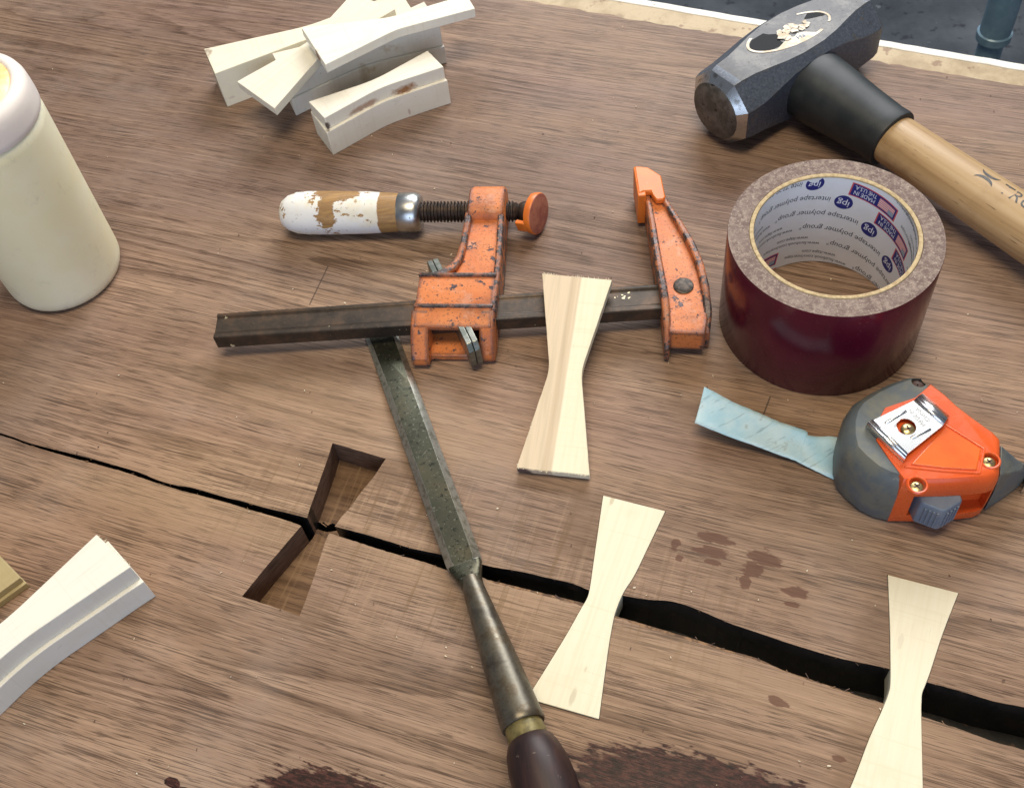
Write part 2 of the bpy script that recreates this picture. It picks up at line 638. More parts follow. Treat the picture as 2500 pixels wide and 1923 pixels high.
def mat_shaded_mortise():  # mortise floor: walnut brown darkened so the colour carries the recess shade
    t = NT('shaded_mortise_walnut')
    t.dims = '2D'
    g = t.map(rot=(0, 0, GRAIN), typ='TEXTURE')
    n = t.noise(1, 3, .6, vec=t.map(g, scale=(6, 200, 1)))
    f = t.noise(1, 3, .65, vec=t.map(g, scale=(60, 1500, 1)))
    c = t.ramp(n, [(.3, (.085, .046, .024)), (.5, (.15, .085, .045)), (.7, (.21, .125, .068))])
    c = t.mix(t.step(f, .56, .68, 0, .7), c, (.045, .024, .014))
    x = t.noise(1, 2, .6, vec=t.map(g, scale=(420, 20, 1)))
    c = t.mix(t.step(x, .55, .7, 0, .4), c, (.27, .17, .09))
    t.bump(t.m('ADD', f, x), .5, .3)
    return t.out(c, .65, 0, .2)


SHADED_MORTISE = mat_shaded_mortise()

# ------------------------------------------------------------------ the slab, its split, the open mortise and the two let-in keys
c2 = crop(0, 1000, 700 / 1274)
c3 = crop(550, 1000, 600 / 1833)
c5 = crop(1200, 1150, 700 / 1521)
c6 = crop(1700, 1350, 800 / 2184)

up = [c2(*p) for p in ((-420, 0), (0, 103), (130, 148), (340, 200), (470, 235), (610, 275), (700, 312), (790, 337), (850, 345), (1000, 388))]
up += [c3(*p) for p in ((120, 680), (300, 730), (450, 765), (610, 805), (720, 838), (830, 872), (920, 895), (1050, 930), (1250, 990), (1400, 1035), (1640, 1085))]
up += [c5(*p) for p in ((0, 505), (150, 530), (300, 565), (430, 595), (520, 630), (610, 645), (705, 660), (830, 680), (960, 690), (1100, 735), (1250, 800))]
up += [c6(*p) for p in ((400, 525), (560, 580), (750, 640), (960, 700), (1270, 765), (1400, 810), (1530, 855), (1750, 915), (2000, 990), (2184, 1025), (2600, 1130))]
lo = [c2(*p) for p in ((-420, 4), (0, 113), (130, 158), (330, 216), (450, 247), (600, 292), (700, 327), (800, 357), (900, 383), (1000, 410))]
lo += [c3(*p) for p in ((170, 742), (350, 792), (530, 850), (650, 905), (760, 915), (900, 960), (1070, 1015), (1300, 1085), (1500, 1140), (1690, 1205))]
lo += [c5(*p) for p in ((0, 572), (200, 620), (400, 670), (490, 692), (570, 730), (660, 760), (800, 800), (1000, 860), (1150, 905), (1250, 940), (1400, 980))]
lo += [c6(*p) for p in ((560, 760), (700, 810), (1000, 910), (1250, 1000), (1400, 1045), (1500, 1085), (1750, 1170), (2000, 1260), (2184, 1310), (2600, 1470))]
lip = [c5(*p) for p in ((-60, 555), (0, 588), (200, 640), (400, 690), (490, 716), (570, 752), (665, 775), (800, 823), (1000, 880), (1200, 942), (1400, 1000))]
lip += [c6(*p) for p in ((580, 782), (700, 828), (1000, 925), (1200, 985))]

up = smooth_poly([Vector(p) for p in up], 3); lo = smooth_poly([Vector(p) for p in lo], 3)
crack = jag(up, 1.3, .09, 3.1) + list(reversed(jag(lo, 1.3, .18, 9.4)))
lo_pts = [p for p in jag(lo, 1.3, .18, 9.4)]
lip_poly = jag(lip, 2.0, .35, 5.5)
lip_poly = lip_poly + [q + Vector((.6, 1.4)) for q in reversed(lip_poly)]
lx0, lx1 = lip[0].x, lip[-1].x
lip_poly = jag(lip, 2.0, .35, 5.5) + [p for p in reversed(lo_pts) if lx0 < p.x < lx1 - 3]

mort = [c3(*p) for p in ((800, 248), (1198, 365), (1100, 510), (1000, 630), (930, 730), (865, 800), (830, 850), (770, 930), (745, 985), (720, 1060), (660, 1250), (600, 1420), (555, 1535),
                         (125, 1390), (280, 1200), (450, 1000), (545, 890), (590, 840), (612, 800), (640, 710), (700, 545), (760, 375))]
mort = jag(mort, 2.5, .16, 2.2, True)


# ragged opening where the split runs under the mortise floor
ragged = jag([c3(x, y, -17) for x, y in ((640, 840), (668, 812), (700, 838), (735, 836), (765, 862), (800, 846), (838, 862), (845, 900), (800, 905), (760, 912), (720, 902), (690, 890), (655, 905))], 1.2, .45, 8.8, True)


def key_outline(corners_right, corners_left):
    """corners_right runs down the right edge, corners_left up the left edge"""
    r = smooth_poly(corners_right, 5); l = smooth_poly(corners_left, 5)
    return r + l


k2r = [c5(*p) for p in ((922, 213), (840, 385), (760, 550), (700, 645), (662, 735), (645, 800), (622, 930), (597, 1110), (570, 1315))]
k2l = [c5(*p) for p in ((185, 1205), (245, 1115), (390, 880), (470, 738), (508, 672), (523, 610), (540, 490), (566, 310), (592, 130))]
key2 = key_outline(k2r, k2l)
k3tr, k3wr, k3tl, k3wl = c6(1745, 268), c6(1500, 985), c6(1275, 148), c6(1283, 935)
e_r = c6(1508, 1564); e_l = c6(1025, 1564)
dr = (e_r - c6(1498, 1100)).normalized(); dl = (e_l - c6(1150, 1240)).normalized()
br = e_r + dr * 17.0; bl = e_l + dl * 17.0 + Vector((0, 3, 0))
k3r = [k3tr, c6(1640, 540), c6(1560, 785), c6(1525, 880), c6(1505, 930), c6(1499, 985), c6(1498, 1100), e_r, br]
k3l = [bl, e_l, c6(1150, 1240), c6(1235, 1050), c6(1280, 935), c6(1292, 850), c6(1291, 650), c6(1288, 480), k3tl]
key3 = key_outline(k3r, k3l)


def grow(poly, d):
    n = len(poly); out = []
    area2 = sum(poly[i][0] * poly[(i + 1) % n][1] - poly[(i + 1) % n][0] * poly[i][1] for i in range(n))
    sg = 1 if area2 > 0 else -1
    for i in range(n):
        a, b, c = Vector(poly[i - 1][:2]), Vector(poly[i][:2]), Vector(poly[(i + 1) % n][:2])
        t1 = (b - a).normalized(); t2 = (c - b).normalized()
        n1 = Vector((t1.y, -t1.x)) * sg; n2 = Vector((t2.y, -t2.x)) * sg
        nn = (n1 + n2)
        nn = nn / max(.35, nn.length_squared / 2) if nn.length > 1e-6 else n1
        out.append(b + nn * d)
    return out


def dedupe(poly, eps=.15):
    out = []
    for p in poly:
        p = Vector(p[:2])
        if not out or (p - out[-1]).length > eps:
            out.append(p)
    if (out[0] - out[-1]).length < eps:
        out.pop()
    return out


key2 = dedupe(key2, .4); key3 = dedupe(key3, .4)
pock2 = jag(grow(key2, .22), 3, .10, 1.1, True); pock3 = jag(grow(key3, .22), 3, .10, 6.1, True)

far_a, far_b = dp(1110, 0), dp(2184, 185)
fd = (far_b - far_a).normalized()
fa, fb = far_a - fd * 620, far_b + fd * 330
far_edge = jag([fa, fb], 6, 1.1, 4.4)
nd_ = Vector((fd.y, -fd.x, 0))                      # towards the camera
near_a, near_b = fa + nd_ * 820, fb + nd_ * 820
slab_outline = far_edge + [Vector(near_b[:2]), Vector(near_a[:2])]

DEPTH = {'crack': -33.0, 'mort': -17.0, 'pock': -14.0, 'lip': -1.6, 'top': 0.0}
T_SLAB = 42.0


def build_slab():
    polys = [slab_outline, crack, mort, pock2, pock3, lip_poly, ragged]
    vs = []; es = []
    for p in polys:
        p = dedupe(p, .05)
        b = len(vs)
        vs += [Vector(q[:2]) for q in p]
        es += [(b + i, b + (i + 1) % len(p)) for i in range(len(p))]
    ov, oe, of, _, _, _ = delaunay_2d_cdt(vs, es, [], 0, 1e-4)
    kind = []; keep = []
    for f in of:
        c = sum((ov[i] for i in f), Vector((0, 0))) / len(f)
        if not inside(c, slab_outline):
            continue
        if (inside(c, crack) and not inside(c, mort)) or (inside(c, ragged) and inside(c, mort)):
            k = 'crack'
        elif inside(c, mort):
            k = 'mort'
        elif inside(c, pock2) or inside(c, pock3):
            k = 'pock'
        elif inside(c, lip_poly):
            k = 'lip'
        else:
            k = 'top'
        keep.append(f); kind.append(k)
    verts = []; faces = []; mi = []; idx = {}

    def vi(i, z):
        if (i, z) not in idx:
            idx[(i, z)] = len(verts); verts.append((ov[i].x, ov[i].y, z))
        return idx[(i, z)]
    em = {}
    for f, k in zip(keep, kind):
        z = DEPTH[k]
        faces.append(tuple(vi(i, z) for i in f))
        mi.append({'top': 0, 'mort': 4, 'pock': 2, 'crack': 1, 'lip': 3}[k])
        for a, b in zip(f, f[1:] + f[:1]):
            em.setdefault((min(a, b), max(a, b)), []).append((k, a, b))
    for (a, b), lst in em.items():
        if len(lst) == 2 and lst[0][0] != lst[1][0]:
            z0, z1 = DEPTH[lst[0][0]], DEPTH[lst[1][0]]
            hi_, lo_ = (lst[0], lst[1]) if z0 > z1 else (lst[1], lst[0])
            zh, zl = max(z0, z1), min(z0, z1)
            # the face direction follows the lower triangle's edge so that it looks into the recess
            _, p, q = lo_
            faces.append((vi(p, zl), vi(p, zh), vi(q, zh), vi(q, zl)))
            ks = {hi_[0], lo_[0]}
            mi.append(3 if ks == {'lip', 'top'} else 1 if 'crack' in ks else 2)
        elif len(lst) == 1:
            _, p, q = lst[0]
            z = DEPTH[lst[0][0]]
            faces.append((vi(p, z), vi(p, -T_SLAB), vi(q, -T_SLAB), vi(q, z)))
            mi.append(0)
    me = bpy.data.meshes.new('walnut_slab')
    me.from_pydata([tuple(Vector(v) * MM) for v in verts], [], faces)
    for mm in (WALNUT, EPOXY, WALL, BARK, SHADED_MORTISE):
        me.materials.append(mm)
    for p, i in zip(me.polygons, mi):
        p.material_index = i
    o = bpy.data.objects.new('walnut_slab', me)
    col.objects.link(o)
    return structure(o)


build_slab()['label'] = 'walnut slab with a long dark split and a bow tie mortise'

# workbench under the slab
t = NT('bench_board')
n1 = t.noise(40, 4, .6); n2 = t.noise(90, 3, .6); n3 = t.noise(700, 2, .5)
c = t.mix(t.step(n1, .4, .65), (.50, .40, .25), (.36, .27, .15))
c = t.mix(t.step(t.voro(38), .10, .16, .55, 0), c, (.24, .16, .09))
c = t.mix(t.step(n2, .60, .68, 0, .7), c, (.20, .10, .05))
c = t.mix(t.step(n3, .6, .7, 0, .35), c, (.2, .12, .07))
BENCH = t.out(c, .55, 0, .35)
WHITE = mat_mottle('white_paint', (.80, .80, .77), (.68, .66, .6), 60, .5, c2=(.2, .14, .1), s2=90, t2=.64)
BENCH_Z = -T_SLAB - 0.4
b_far = [dp(1370, 0, BENCH_Z), dp(1870, 95, BENCH_Z), dp(2184, 138, BENCH_Z)]
bd = (b_far[2] - b_far[0]).normalized()
bn = Vector((bd.y, -bd.x, 0))
bl0, bl1 = b_far[0] - bd * 760, b_far[2] + bd * 380
bench = thing('workbench', 'tan stained workbench top with a white painted edge under the walnut slab', 'workbench', ((bl0 + bl1) / 2 + bn * 400 - Z * 780))
fe = jag([bl0, bl1], 8, .5, 8.1)
inner = [p + Vector(bn[:2]) * 7 for p in fe]
mesh('bench_top', *prism([Vector(p) for p in inner] + [Vector((bl1 + bn * 900)[:2]), Vector((bl0 + bn * 900)[:2])], BENCH_Z - 30, BENCH_Z), BENCH, bench, smooth=0)
mesh('white_edge', *prism([Vector(p) for p in fe] + list(reversed(inner)), BENCH_Z - 30.2, BENCH_Z + .5), WHITE, bench, smooth=0, bevel=.8)
for p in (bl0 + bd * 60 + bn * 60, bl1 - bd * 60 + bn * 60, bl0 + bd * 60 + bn * 830, bl1 - bd * 60 + bn * 830):
    mesh('leg', *box((p.x, p.y, (-850 + BENCH_Z - 30.3) / 2), bd, bn, Z, 35, 35, (850 + BENCH_Z - 30.3) / 2), BENCH, bench, smooth=0)

# floor and post
t = NT('slate_concrete')
c = t.ramp(t.noise(6, 6, .65), [(.3, (.03, .036, .045)), (.5, (.062, .072, .085)), (.7, (.11, .122, .135))])
c = t.mix(t.step(t.noise(38, 4, .7), .56, .66, 0, .7), c, (.009, .011, .016))
c = t.mix(t.step(t.noise(60, 2, .5), .72, .76, 0, .6), c, (.2, .22, .24))
FLOOR = t.out(c, .62, 0, .3)
fl = structure(mesh('floor', [(-3000, -2500, -850), (3500, -2500, -850), (3500, 4000, -850), (-3000, 4000, -850)], [(0, 1, 2, 3)], FLOOR, smooth=0))
fl['label'] = 'dark slate concrete floor beyond the bench'
POSTM = mat_mottle('blue_grey_enamel', (.16, .27, .36), (.24, .37, .47), 30, .35, .1)
pp = dp(2128, 50, -205)
post = thing('metal_post', 'blue grey steel tube standing on the floor behind the bench', 'post', (pp.x, pp.y, -850))
jz = dp(2106, 96, -205)
mesh('upper_tube', *lathe((pp.x, pp.y, -215), Z, [(0, 14), (900, 14)], 32), POSTM, post)
mesh('collar', *lathe((pp.x, pp.y, -222), Z, [(0, 14.5), (1, 15.6), (8, 15.6), (9, 14.3)], 32), POSTM, post)
mesh('lower_tube', *lathe((pp.x, pp.y, -850), Z, [(0, 11.5), (640, 11.5)], 32), POSTM, post)


# ------------------------------------------------------------------ bow tie keys
def slab_of(poly, z0, z1):
    return loft([[(p[0], p[1], z0) for p in poly], [(p[0], p[1], z1) for p in poly]])


def mid_dir(a, b):
    d = b - a
    return math.atan2(d.y, d.x)


CREAM = (.80, .765, .655)
SC = (.22, .09, .025); SC2 = (.33, .22, .10); DK = (.05, .025, .02)
ga = math.atan2((key2[0] - key2[len(key2) // 2]).y, (key2[0] - key2[len(key2) // 2]).x)
a2 = math.atan2((c5(757, 170) - c5(380, 1270)).y, (c5(757, 170) - c5(380, 1270)).x)
k = mesh('bow_tie_key', *slab_of(key2, -13.5, .5), mat_poplar('poplar_inlaid', a2, (.78, .73, .56), marks=[
    (*c5(430, 1200)[:2], .5, (5, 1.5, 6), (.42, .36, .24), .45), (*c5(640, 155)[:2], .5, (3, 1.2, 5), (.4, .33, .2), .5), (*c5(500, 1050)[:2], .5, (2, .8, 5), (.45, .4, .28), .4)]), None, smooth=0, bevel=.3)
tag(k, 'cream bow tie key let into the slab beside the chisel, bridging the split', 'wooden key', 'bow tie keys let into the slab')
a3 = math.atan2((c6(1510, 208) - c6(1270, 1500)).y, (c6(1510, 208) - c6(1270, 1500)).x)
k = mesh('bow_tie_key', *slab_of(key3, -13.5, .8), mat_poplar('poplar_inlaid_b', a3, (.78, .73, .56), marks=[(*c6(1360, 590)[:2], .8, (5, 1.2, 6), (.5, .43, .3), .3)]), None, smooth=0, bevel=.3)
tag(k, 'cream bow tie key let into the slab at lower right, cut off by the frame', 'wooden key', 'bow tie keys let into the slab')


def bowtie(c0, c1, c2_, c3_, waist=.44, n=10, round_=.12):
    """plan outline from the two corners of one end (c0, c1) and the two of the other (c2_ opposite c1, c3_ opposite c0)"""
    c0, c1, c2_, c3_ = (Vector(p[:2]) for p in (c0, c1, c2_, c3_))
    m0, m1 = (c0 + c1) / 2, (c2_ + c3_) / 2
    wd = ((c1 - c0).length + (c2_ - c3_).length) / 2
    cen = (m0 + m1) / 2
    ax = (m1 - m0).normalized()
    nr = Vector((-ax.y, ax.x))
    if nr.dot(c1 - c0) < 0:
        nr = -nr
    w1 = cen + nr * (wd * waist / 2); w0 = cen - nr * (wd * waist / 2)

    def side(p, w, q):
        L = (q - p).length * round_
        a = w + (p - w).normalized() * L; b = w + (q - w).normalized() * L
        pts = [p + (a - p) * (i / 5) for i in range(5)]
        for i in range(n + 1):
            s = i / n
            pts.append(a * (1 - s) ** 2 + (w * .92 + (a + b) * .04) * 2 * s * (1 - s) + b * s * s)
        pts += [b + (q - b) * ((i + 1) / 5) for i in range(5)]
        return pts
    return side(c1, w1, c2_) + side(c3_, w0, c0)


def stepped_key(name, label, group, top, z_step, z_top, mat, flare=1.9, waist=.44):
    """thick key blank whose lower part stands proud of the routed upper part"""
    poly = dedupe(bowtie(*top, waist=waist), .05)
    low = grow(poly, flare)
    pa = (Vector(top[2][:2]) + Vector(top[3][:2]) - Vector(top[0][:2]) - Vector(top[1][:2])).normalized()
    lo_a = min(p.dot(pa) for p in poly) - .25; hi_a = max(p.dot(pa) for p in poly) + .25
    low = [p + pa * (min(max(p.dot(pa), lo_a), hi_a) - p.dot(pa)) for p in low]
    cen = sum(poly, Vector((0, 0))) / len(poly)
    r = thing(name, label, 'wooden key', (cen.x, cen.y, 0), group)
    mesh('lower_block', *slab_of(low, 0.05, z_step), mat, r, smooth=30, bevel=.35)
    mesh('upper_block', *slab_of(poly, z_step + .02, z_top), mat, r, smooth=30, bevel=.35)
    return r


def local(p, poly_c):
    return (p[0] - poly_c[0], p[1] - poly_c[1])


z1 = crop(450, 0, 800 / 2184)
PILE = 'bow tie key blanks heaped at the back'
LOOSE = 'loose bow tie key blanks'


def cen_of(top):
    p = bowtie(*top)
    p = dedupe(p, .05)
    return sum(p, Vector((0, 0))) / len(p)


# F, the front stepped block
topF = [z1(830, 682, 27), z1(935, 792, 27), z1(1728, 450, 27), z1(1622, 342, 27)]
cF = cen_of(topF); aF = mid_dir((topF[0] + topF[1]) / 2, (topF[2] + topF[3]) / 2)
mF = [(*local(z1(1470, 560, 22), cF), 20.5, (11, 5, 4.2), (.30, .13, .04), .95), (*local(z1(1160, 700, 22), cF), 20.5, (15, 5, 2.6), (.36, .20, .12), .8),
      (*local(z1(945, 830, 23), cF), 21, (2.5, 3, 3.5), DK, .9), (*local(z1(1735, 490, 20), cF), 20, (2.5, 3, 2.5), (.36, .12, .04), .9),
      (*local(z1(1385, 655, 14), cF), 14, (.9, 3, 1.6), (.15, .1, .12), .8), (*local(z1(1500, 740, 5), cF), 4, (1, 3, 3), (.35, .22, .2), .5),
      (*local(z1(985, 930, 8), cF), 7, (3, 4, 8), (.55, .42, .42), .5)]
stepped_key('bow_tie_block', 'thick pale key block with a scorched step, front of the heap', PILE, topF, 18.3, 27.5, mat_poplar('poplar_scorched', aF, CREAM, marks=mF))

# A, the back left thick block
eA0, eA1 = z1(130, 327, 27), z1(203, 492, 27)
wA = z1(835, 212, 27)
eA2 = Vector((2 * wA.x - eA0.x, 2 * wA.y - eA0.y, 27)); eA3 = Vector((2 * wA.x - eA1.x, 2 * wA.y - eA1.y, 27))
topA = [eA0, eA1, eA2, eA3]
cA = cen_of(topA); aA = mid_dir((eA0 + eA1) / 2, wA)
polyA = dedupe(bowtie(*topA, waist=.46, round_=.07), .05)
rA = thing('bow_tie_block', 'thick pale key block lying furthest left in the heap', 'wooden key', (cA.x, cA.y, 0), PILE)
mA = [(*local(z1(170, 400, 22), cA), 22, (5, 8, 6), (.16, .085, .05), .95), (*local(z1(195, 480, 20), cA), 12, (4, 6, 9), (.12, .06, .04), .95), (*local(z1(290, 640, 6), cA), 6, (5, 3, 1.8), (.36, .22, .17), .7)]
mesh('block', *slab_of(polyA, .05, 27), mat_poplar('poplar_bark_end', aA, (.79, .745, .60), marks=mA), rA, smooth=30, bevel=.35)

# E, the stepped block under the heap
e0 = z1(735, 780, 0); e1 = z1(1765, 418, 0)
dE = (e1 - e0).normalized(); nE = Vector((-dE.y, dE.x, 0))
topE = [e0 + nE * 30.5 + dE * 1.5, e0 + nE * 2 + dE * 1.5, e1 + nE * 2 - dE * 1.5, e1 + nE * 30.5 - dE * 1.5]
cE = cen_of(topE); aE = mid_dir(e0, e1)
mE = [(*local(e0 + dE * 70, cE), 20, (14, 9, 5), (.42, .27, .08), .8), (*local(e0 + dE * 58, cE), 9, (8, 9, 5), (.5, .36, .16), .6), (*local(e0 + dE * 52, cE), 8, (4, 14, 10), (.38, .25, .1), .5)]
stepped_key('bow_tie_block', 'thick two stepped key block in the middle of the heap, under the thin keys', PILE, topE, 13, 28, mat_poplar('poplar_glued', aE, (.77, .73, .63), marks=mE), 1.5, .46)


def thin_key(label, group, corners, thick, mat, waist=.44, jagged=.0, up_n=None, name='bow_tie_key'):
    """corners are 3-D points of the top face; the key may lie tilted"""
    a = [Vector(p) for p in corners]
    o = (a[0] + a[1] + a[2] + a[3]) / 4
    ex = ((a[2] + a[3]) - (a[0] + a[1])).normalized()
    nz = ex.cross((a[0] + a[3]) - (a[1] + a[2])).normalized()
    if nz.z < 0:
        nz = -nz
    ey = nz.cross(ex)
    poly = dedupe(bowtie(*[Vector(((p - o).dot(ex), (p - o).dot(ey))) for p in a], waist=waist, round_=.05), .05)
    if jagged:
        poly = jag(poly, 1.6, jagged, 3.3, True)
    top = [o + ex * p.x + ey * p.y for p in poly]
    bot = [p - nz * thick for p in top]
    ob = mesh(name, *loft([bot, top]), mat, None, smooth=30, bevel=.3)
    tag(ob, label, 'wooden key', group)
    return ob, o, ex, ey, nz


# D, thin key leaning across the heap; C, the topmost
zD0, zD1 = 30.5, 37.5
cD = [z1(350, 545, zD0), z1(600, 722, zD0), z1(1405, 62, zD1), z1(1120, -45, zD1)]
aD = mid_dir((cD[0] + cD[1]) / 2, (cD[2] + cD[3]) / 2)
mD = [(*z1(845, 415, 26)[:2], 25, (4, 4, 5), (.28, .16, .14), .8), (*z1(370, 575, 20)[:2], 19, (2, 2, 3), (.3, .18, .07), .8)]
thin_key('thin cream key leaning over the heap, mostly under the topmost key', PILE, cD, 6.0, mat_poplar('poplar_leaning', aD, (.80, .76, .63), marks=mD), .42)
zC, zC1 = 44.4, 42.0
cC = [z1(780, 185, zC), z1(940, 432, zC), z1(1937, 58, zC1), z1(1880, -35, zC1)]
aC = mid_dir((cC[0] + cC[1]) / 2, (cC[2] + cC[3]) / 2)
mC = [(*z1(880, 370, 42)[:2], 41, (3.5, 5, 4), (.2, .09, .05), .9)]
thin_key('thin cream key lying topmost on the heap at the back', PILE, cC, 6.2, mat_poplar('poplar_top', aC, (.82, .795, .70), marks=mC), .47)

# I, the two-toned key propped on the clamp bar
zk = crop(1250, 640, 1 / 3)
BAR_TOP = 17.6


def pk(x, y):
    return at_plane(1250 + x / 3, 640 + y / 3, PI0, PIN)


lowm = zk(300, 1535, 6.3); him = zk(480, 250, BAR_TOP + 6.6)
dI = (him - lowm)
PI0 = lowm
sideI = Vector((dI.y, -dI.x, 0)).normalized()
PIN = sideI.cross(dI).normalized()
if PIN.z < 0:
    PIN = -PIN
cI = [pk(220, 83), pk(732, 130), pk(568, 1560), pk(32, 1505)]
aI = mid_dir(pk(290, 1530), pk(510, 120))
gI = ((pk(510, 120) + pk(290, 1530)) / 2)
offI = Vector((-math.sin(aI), math.cos(aI), 0)).dot(gI)
t_dark = (.70, .57, .40)
mI = [(*pk(60, 1535)[:2], 3, (6, 6, 4), (.10, .06, .06), .95)]
matI = mat_poplar('poplar_two_tone', aI, (.82, .765, .57), two=(offI, t_dark), marks=mI)
thin_key('two toned key half cream half tan, propped on the clamp bar', LOOSE, cI, 5.6, matI, .44, .10)

def fuzz(parent, a, b, out_dir, n_, mat, seed):
    rnd = random.Random(seed)
    v = []; f = []
    for _ in range(n_):
        p = a.lerp(b, rnd.random())
        L = rnd.uniform(.3, 1.3) * (1.6 if rnd.random() < .15 else 1)
        d = (out_dir + Vector((rnd.uniform(-.7, .7), rnd.uniform(-.7, .7), rnd.uniform(-.1, .7)))).normalized()
        e = d.cross(Z).normalized() * rnd.uniform(.08, .2)
        b0_ = len(v)
        v += [p - e, p + e, p + Z * -.15, p + d * L]
        f += [(b0_, b0_ + 1, b0_ + 3), (b0_ + 1, b0_ + 2, b0_ + 3), (b0_ + 2, b0_, b0_ + 3)]
    o = mesh('sawn_fibres', v, f, mat, parent, smooth=0)
    o['kind'] = 'stuff'
    return o


FIBRE = mat_flat('sawn_fibre', (.80, .74, .56), .7, 0, .2)
keyI = bpy.data.objects[[o.name for o in col.objects if o.get('label', '').startswith('two toned key')][0]]
ORG[keyI.name] = Vector((0, 0, 0))
fuzz(keyI, pk(225, 84), pk(725, 130), (pk(225, 84) - pk(32, 1505)).normalized(), 42, FIBRE, 1)
fuzz(keyI, pk(36, 1505), pk(565, 1560), (pk(32, 1505) - pk(225, 84)).normalized(), 42, FIBRE, 2)
fuzz(keyI, pk(36, 1500), pk(160, 1160), Vector((-.9, .3, 0)), 14, FIBRE, 3)

# G and H at the left edge
zG = crop(0, 1000, 700 / 1274)
gT0, gT1 = zG(428, 553, 28.5), zG(580, 697, 28.5)
wG = zG(20, 1010, 28.5)
topG = [gT0, gT1, Vector((2 * wG.x - gT0.x, 2 * wG.y - gT0.y, 28.5)), Vector((2 * wG.x - gT1.x, 2 * wG.y - gT1.y, 28.5))]
cG = cen_of(topG); aG = mid_dir(wG, (gT0 + gT1) / 2)
mG = [(*local(zG(575, 800, 9), cG), 10, (.9, 4, 6), (.30, .22, .2), .8)]
rG = stepped_key('bow_tie_block', 'thick white key block with a stepped side at the left frame edge', LOOSE, topG, 16, 28.5, mat_poplar('poplar_white', aG, (.77, .75, .66), marks=mG, streak=.2), 2.2, .5)
fuzz(rG, gT0, gT1, (gT0 - wG).normalized(), 40, FIBRE, 4)
hT1 = zG(90, 745, 8); hT0 = zG(-40, 612, 8)
hd = (hT0 - hT1).normalized(); hn = Vector((-hd.y, hd.x, 0))
if hn.x > 0:
    hn = -hn
topH = [hT0, hT1, hT1 + hn * 105, hT0 + hn * 105]
stepped_key('bow_tie_block', 'tan key block just showing one corner at the left frame edge', LOOSE, topH, 4, 8, mat_poplar('poplar_tan', mid_dir(hT1, hT1 + hn), (.42, .34, .18)), 1.6, .5)

# ------------------------------------------------------------------ glue bottle
BC = Vector((-246.3, 463.1, 0))
t = NT('bottle_plastic')
n = t.noise(22, 3, .55)
c = t.mix(t.step(n, .4, .65), (.84, .78, .52), (.87, .82, .60))
c = t.mix(t.step(t.noise(150, 4, .7), .68, .76, 0, .5), c, (.50, .46, .30))
c = t.mix(t.step(t.noise(60, 5, .75), .56, .72, 0, .4), c, (.56, .53, .38))
BOTTLE = t.out(c, .38, 0, .4, Subsurface_Weight=.25, Subsurface_Radius=(.012, .010, .006), Subsurface_Scale=1.0)
t = NT('cap_plastic')
c = t.mix(t.step(t.noise(60, 5, .75), .54, .70, 0, .4), (.82, .76, .71), (.6, .48, .30))
CAPM = t.out(c, .4, 0, .45, Subsurface_Weight=.15, Subsurface_Radius=(.008, .008, .008), Subsurface_Scale=1.0)
GLUE = mat_mottle('dried_glue', (.84, .72, .42), (.78, .52, .16), 60, .35, lo=.4, hi=.6, bump=.6)
bot = thing('glue_bottle', 'cream plastic glue bottle with a white cap at the left edge', 'bottle', BC)
mesh('body', *lathe(BC, Z, [(.3, 27), (.6, 29.5), (2.2, 31.8), (5.5, 33.0), (9, 33.3), (60, 34.0), (108, 34.6), (113, 34.3), (115.5, 32)], 72), BOTTLE, bot, smooth=50)
mesh('cap', *lathe(BC, Z, [(114.4, 30), (114.4, 34.4), (115.2, 34.9), (118, 35.0), (124, 34.8), (128, 34.4), (130.6, 33.4), (132.2, 31.6), (133, 29.6), (133, 28.2), (132.4, 27.4), (131.8, 27)], 72), CAPM, bot, smooth=50)
mesh('dried_glue', *lathe(BC, Z, [(131.6, 27.2), (132.6, 26.4), (132.9, 18), (134.5, 9), (136, 5), (136.4, .5)], 48), GLUE, bot, smooth=60)

# ------------------------------------------------------------------ bar clamp
ORANGE = mat_worn_paint('orange_cast_paint', (.64, .20, .055), (.045, .032, .035), 170, .60, 4.0, .5)
ORANGE_WORN = mat_worn_paint('orange_cast_paint_worn', (.58, .19, .065), (.05, .038, .036), 130, .50, 4.0, .5)
t = NT('dark_rusty_steel')
n = t.noise(60, 5, .7); n2 = t.noise(420, 3, .6)
c = t.ramp(n, [(.3, (.022, .017, .013)), (.5, (.055, .04, .028)), (.68, (.11, .065, .038))])
c = t.mix(t.step(n2, .58, .68, 0, .6), c, (.10, .06, .035))
c = t.mix(t.step(t.noise(110, 3, .65), .70, .715), c, (.62, .56, .36))
t.bump(n2, .25, .2)
BARM = t.out(c, .46, .45, .5)
t = NT('threaded_steel')
c = t.ramp(t.noise(220, 4, .7), [(.35, (.022, .016, .013)), (.6, (.075, .048, .034)), (.75, (.11, .062, .036))])
THREAD = t.out(c, .5, .5, .5)
PAD = mat_mottle('orange_plastic', (.78, .20, .025), (.68, .15, .02), 50, .42, lo=.35, hi=.7, c2=(.80, .45, .25), s2=120, t2=.66)
t = NT('pad_face_plastic')
c = t.mix(t.step(t.noise(140, 5, .7), .42, .6), (.30, .085, .06), (.42, .15, .09))
PADFACE = t.out(c, .5)
CHROME = mat_mottle('ferrule_chrome', (.58, .58, .56), (.36, .36, .33), 90, .34, 1.0, c2=(.06, .05, .03), s2=200, t2=.66)
ZINC = mat_mottle('zinc_plate', (.17, .185, .16), (.30, .31, .27), 150, .4, .85, bump=.1)
t = NT('flaked_white_paint')
n = t.noise(1, 5, .7, vec=t.map(scale=(70, 110, 110)))
n2 = t.noise(420, 4, .7)
sep = t.sep(t.map())
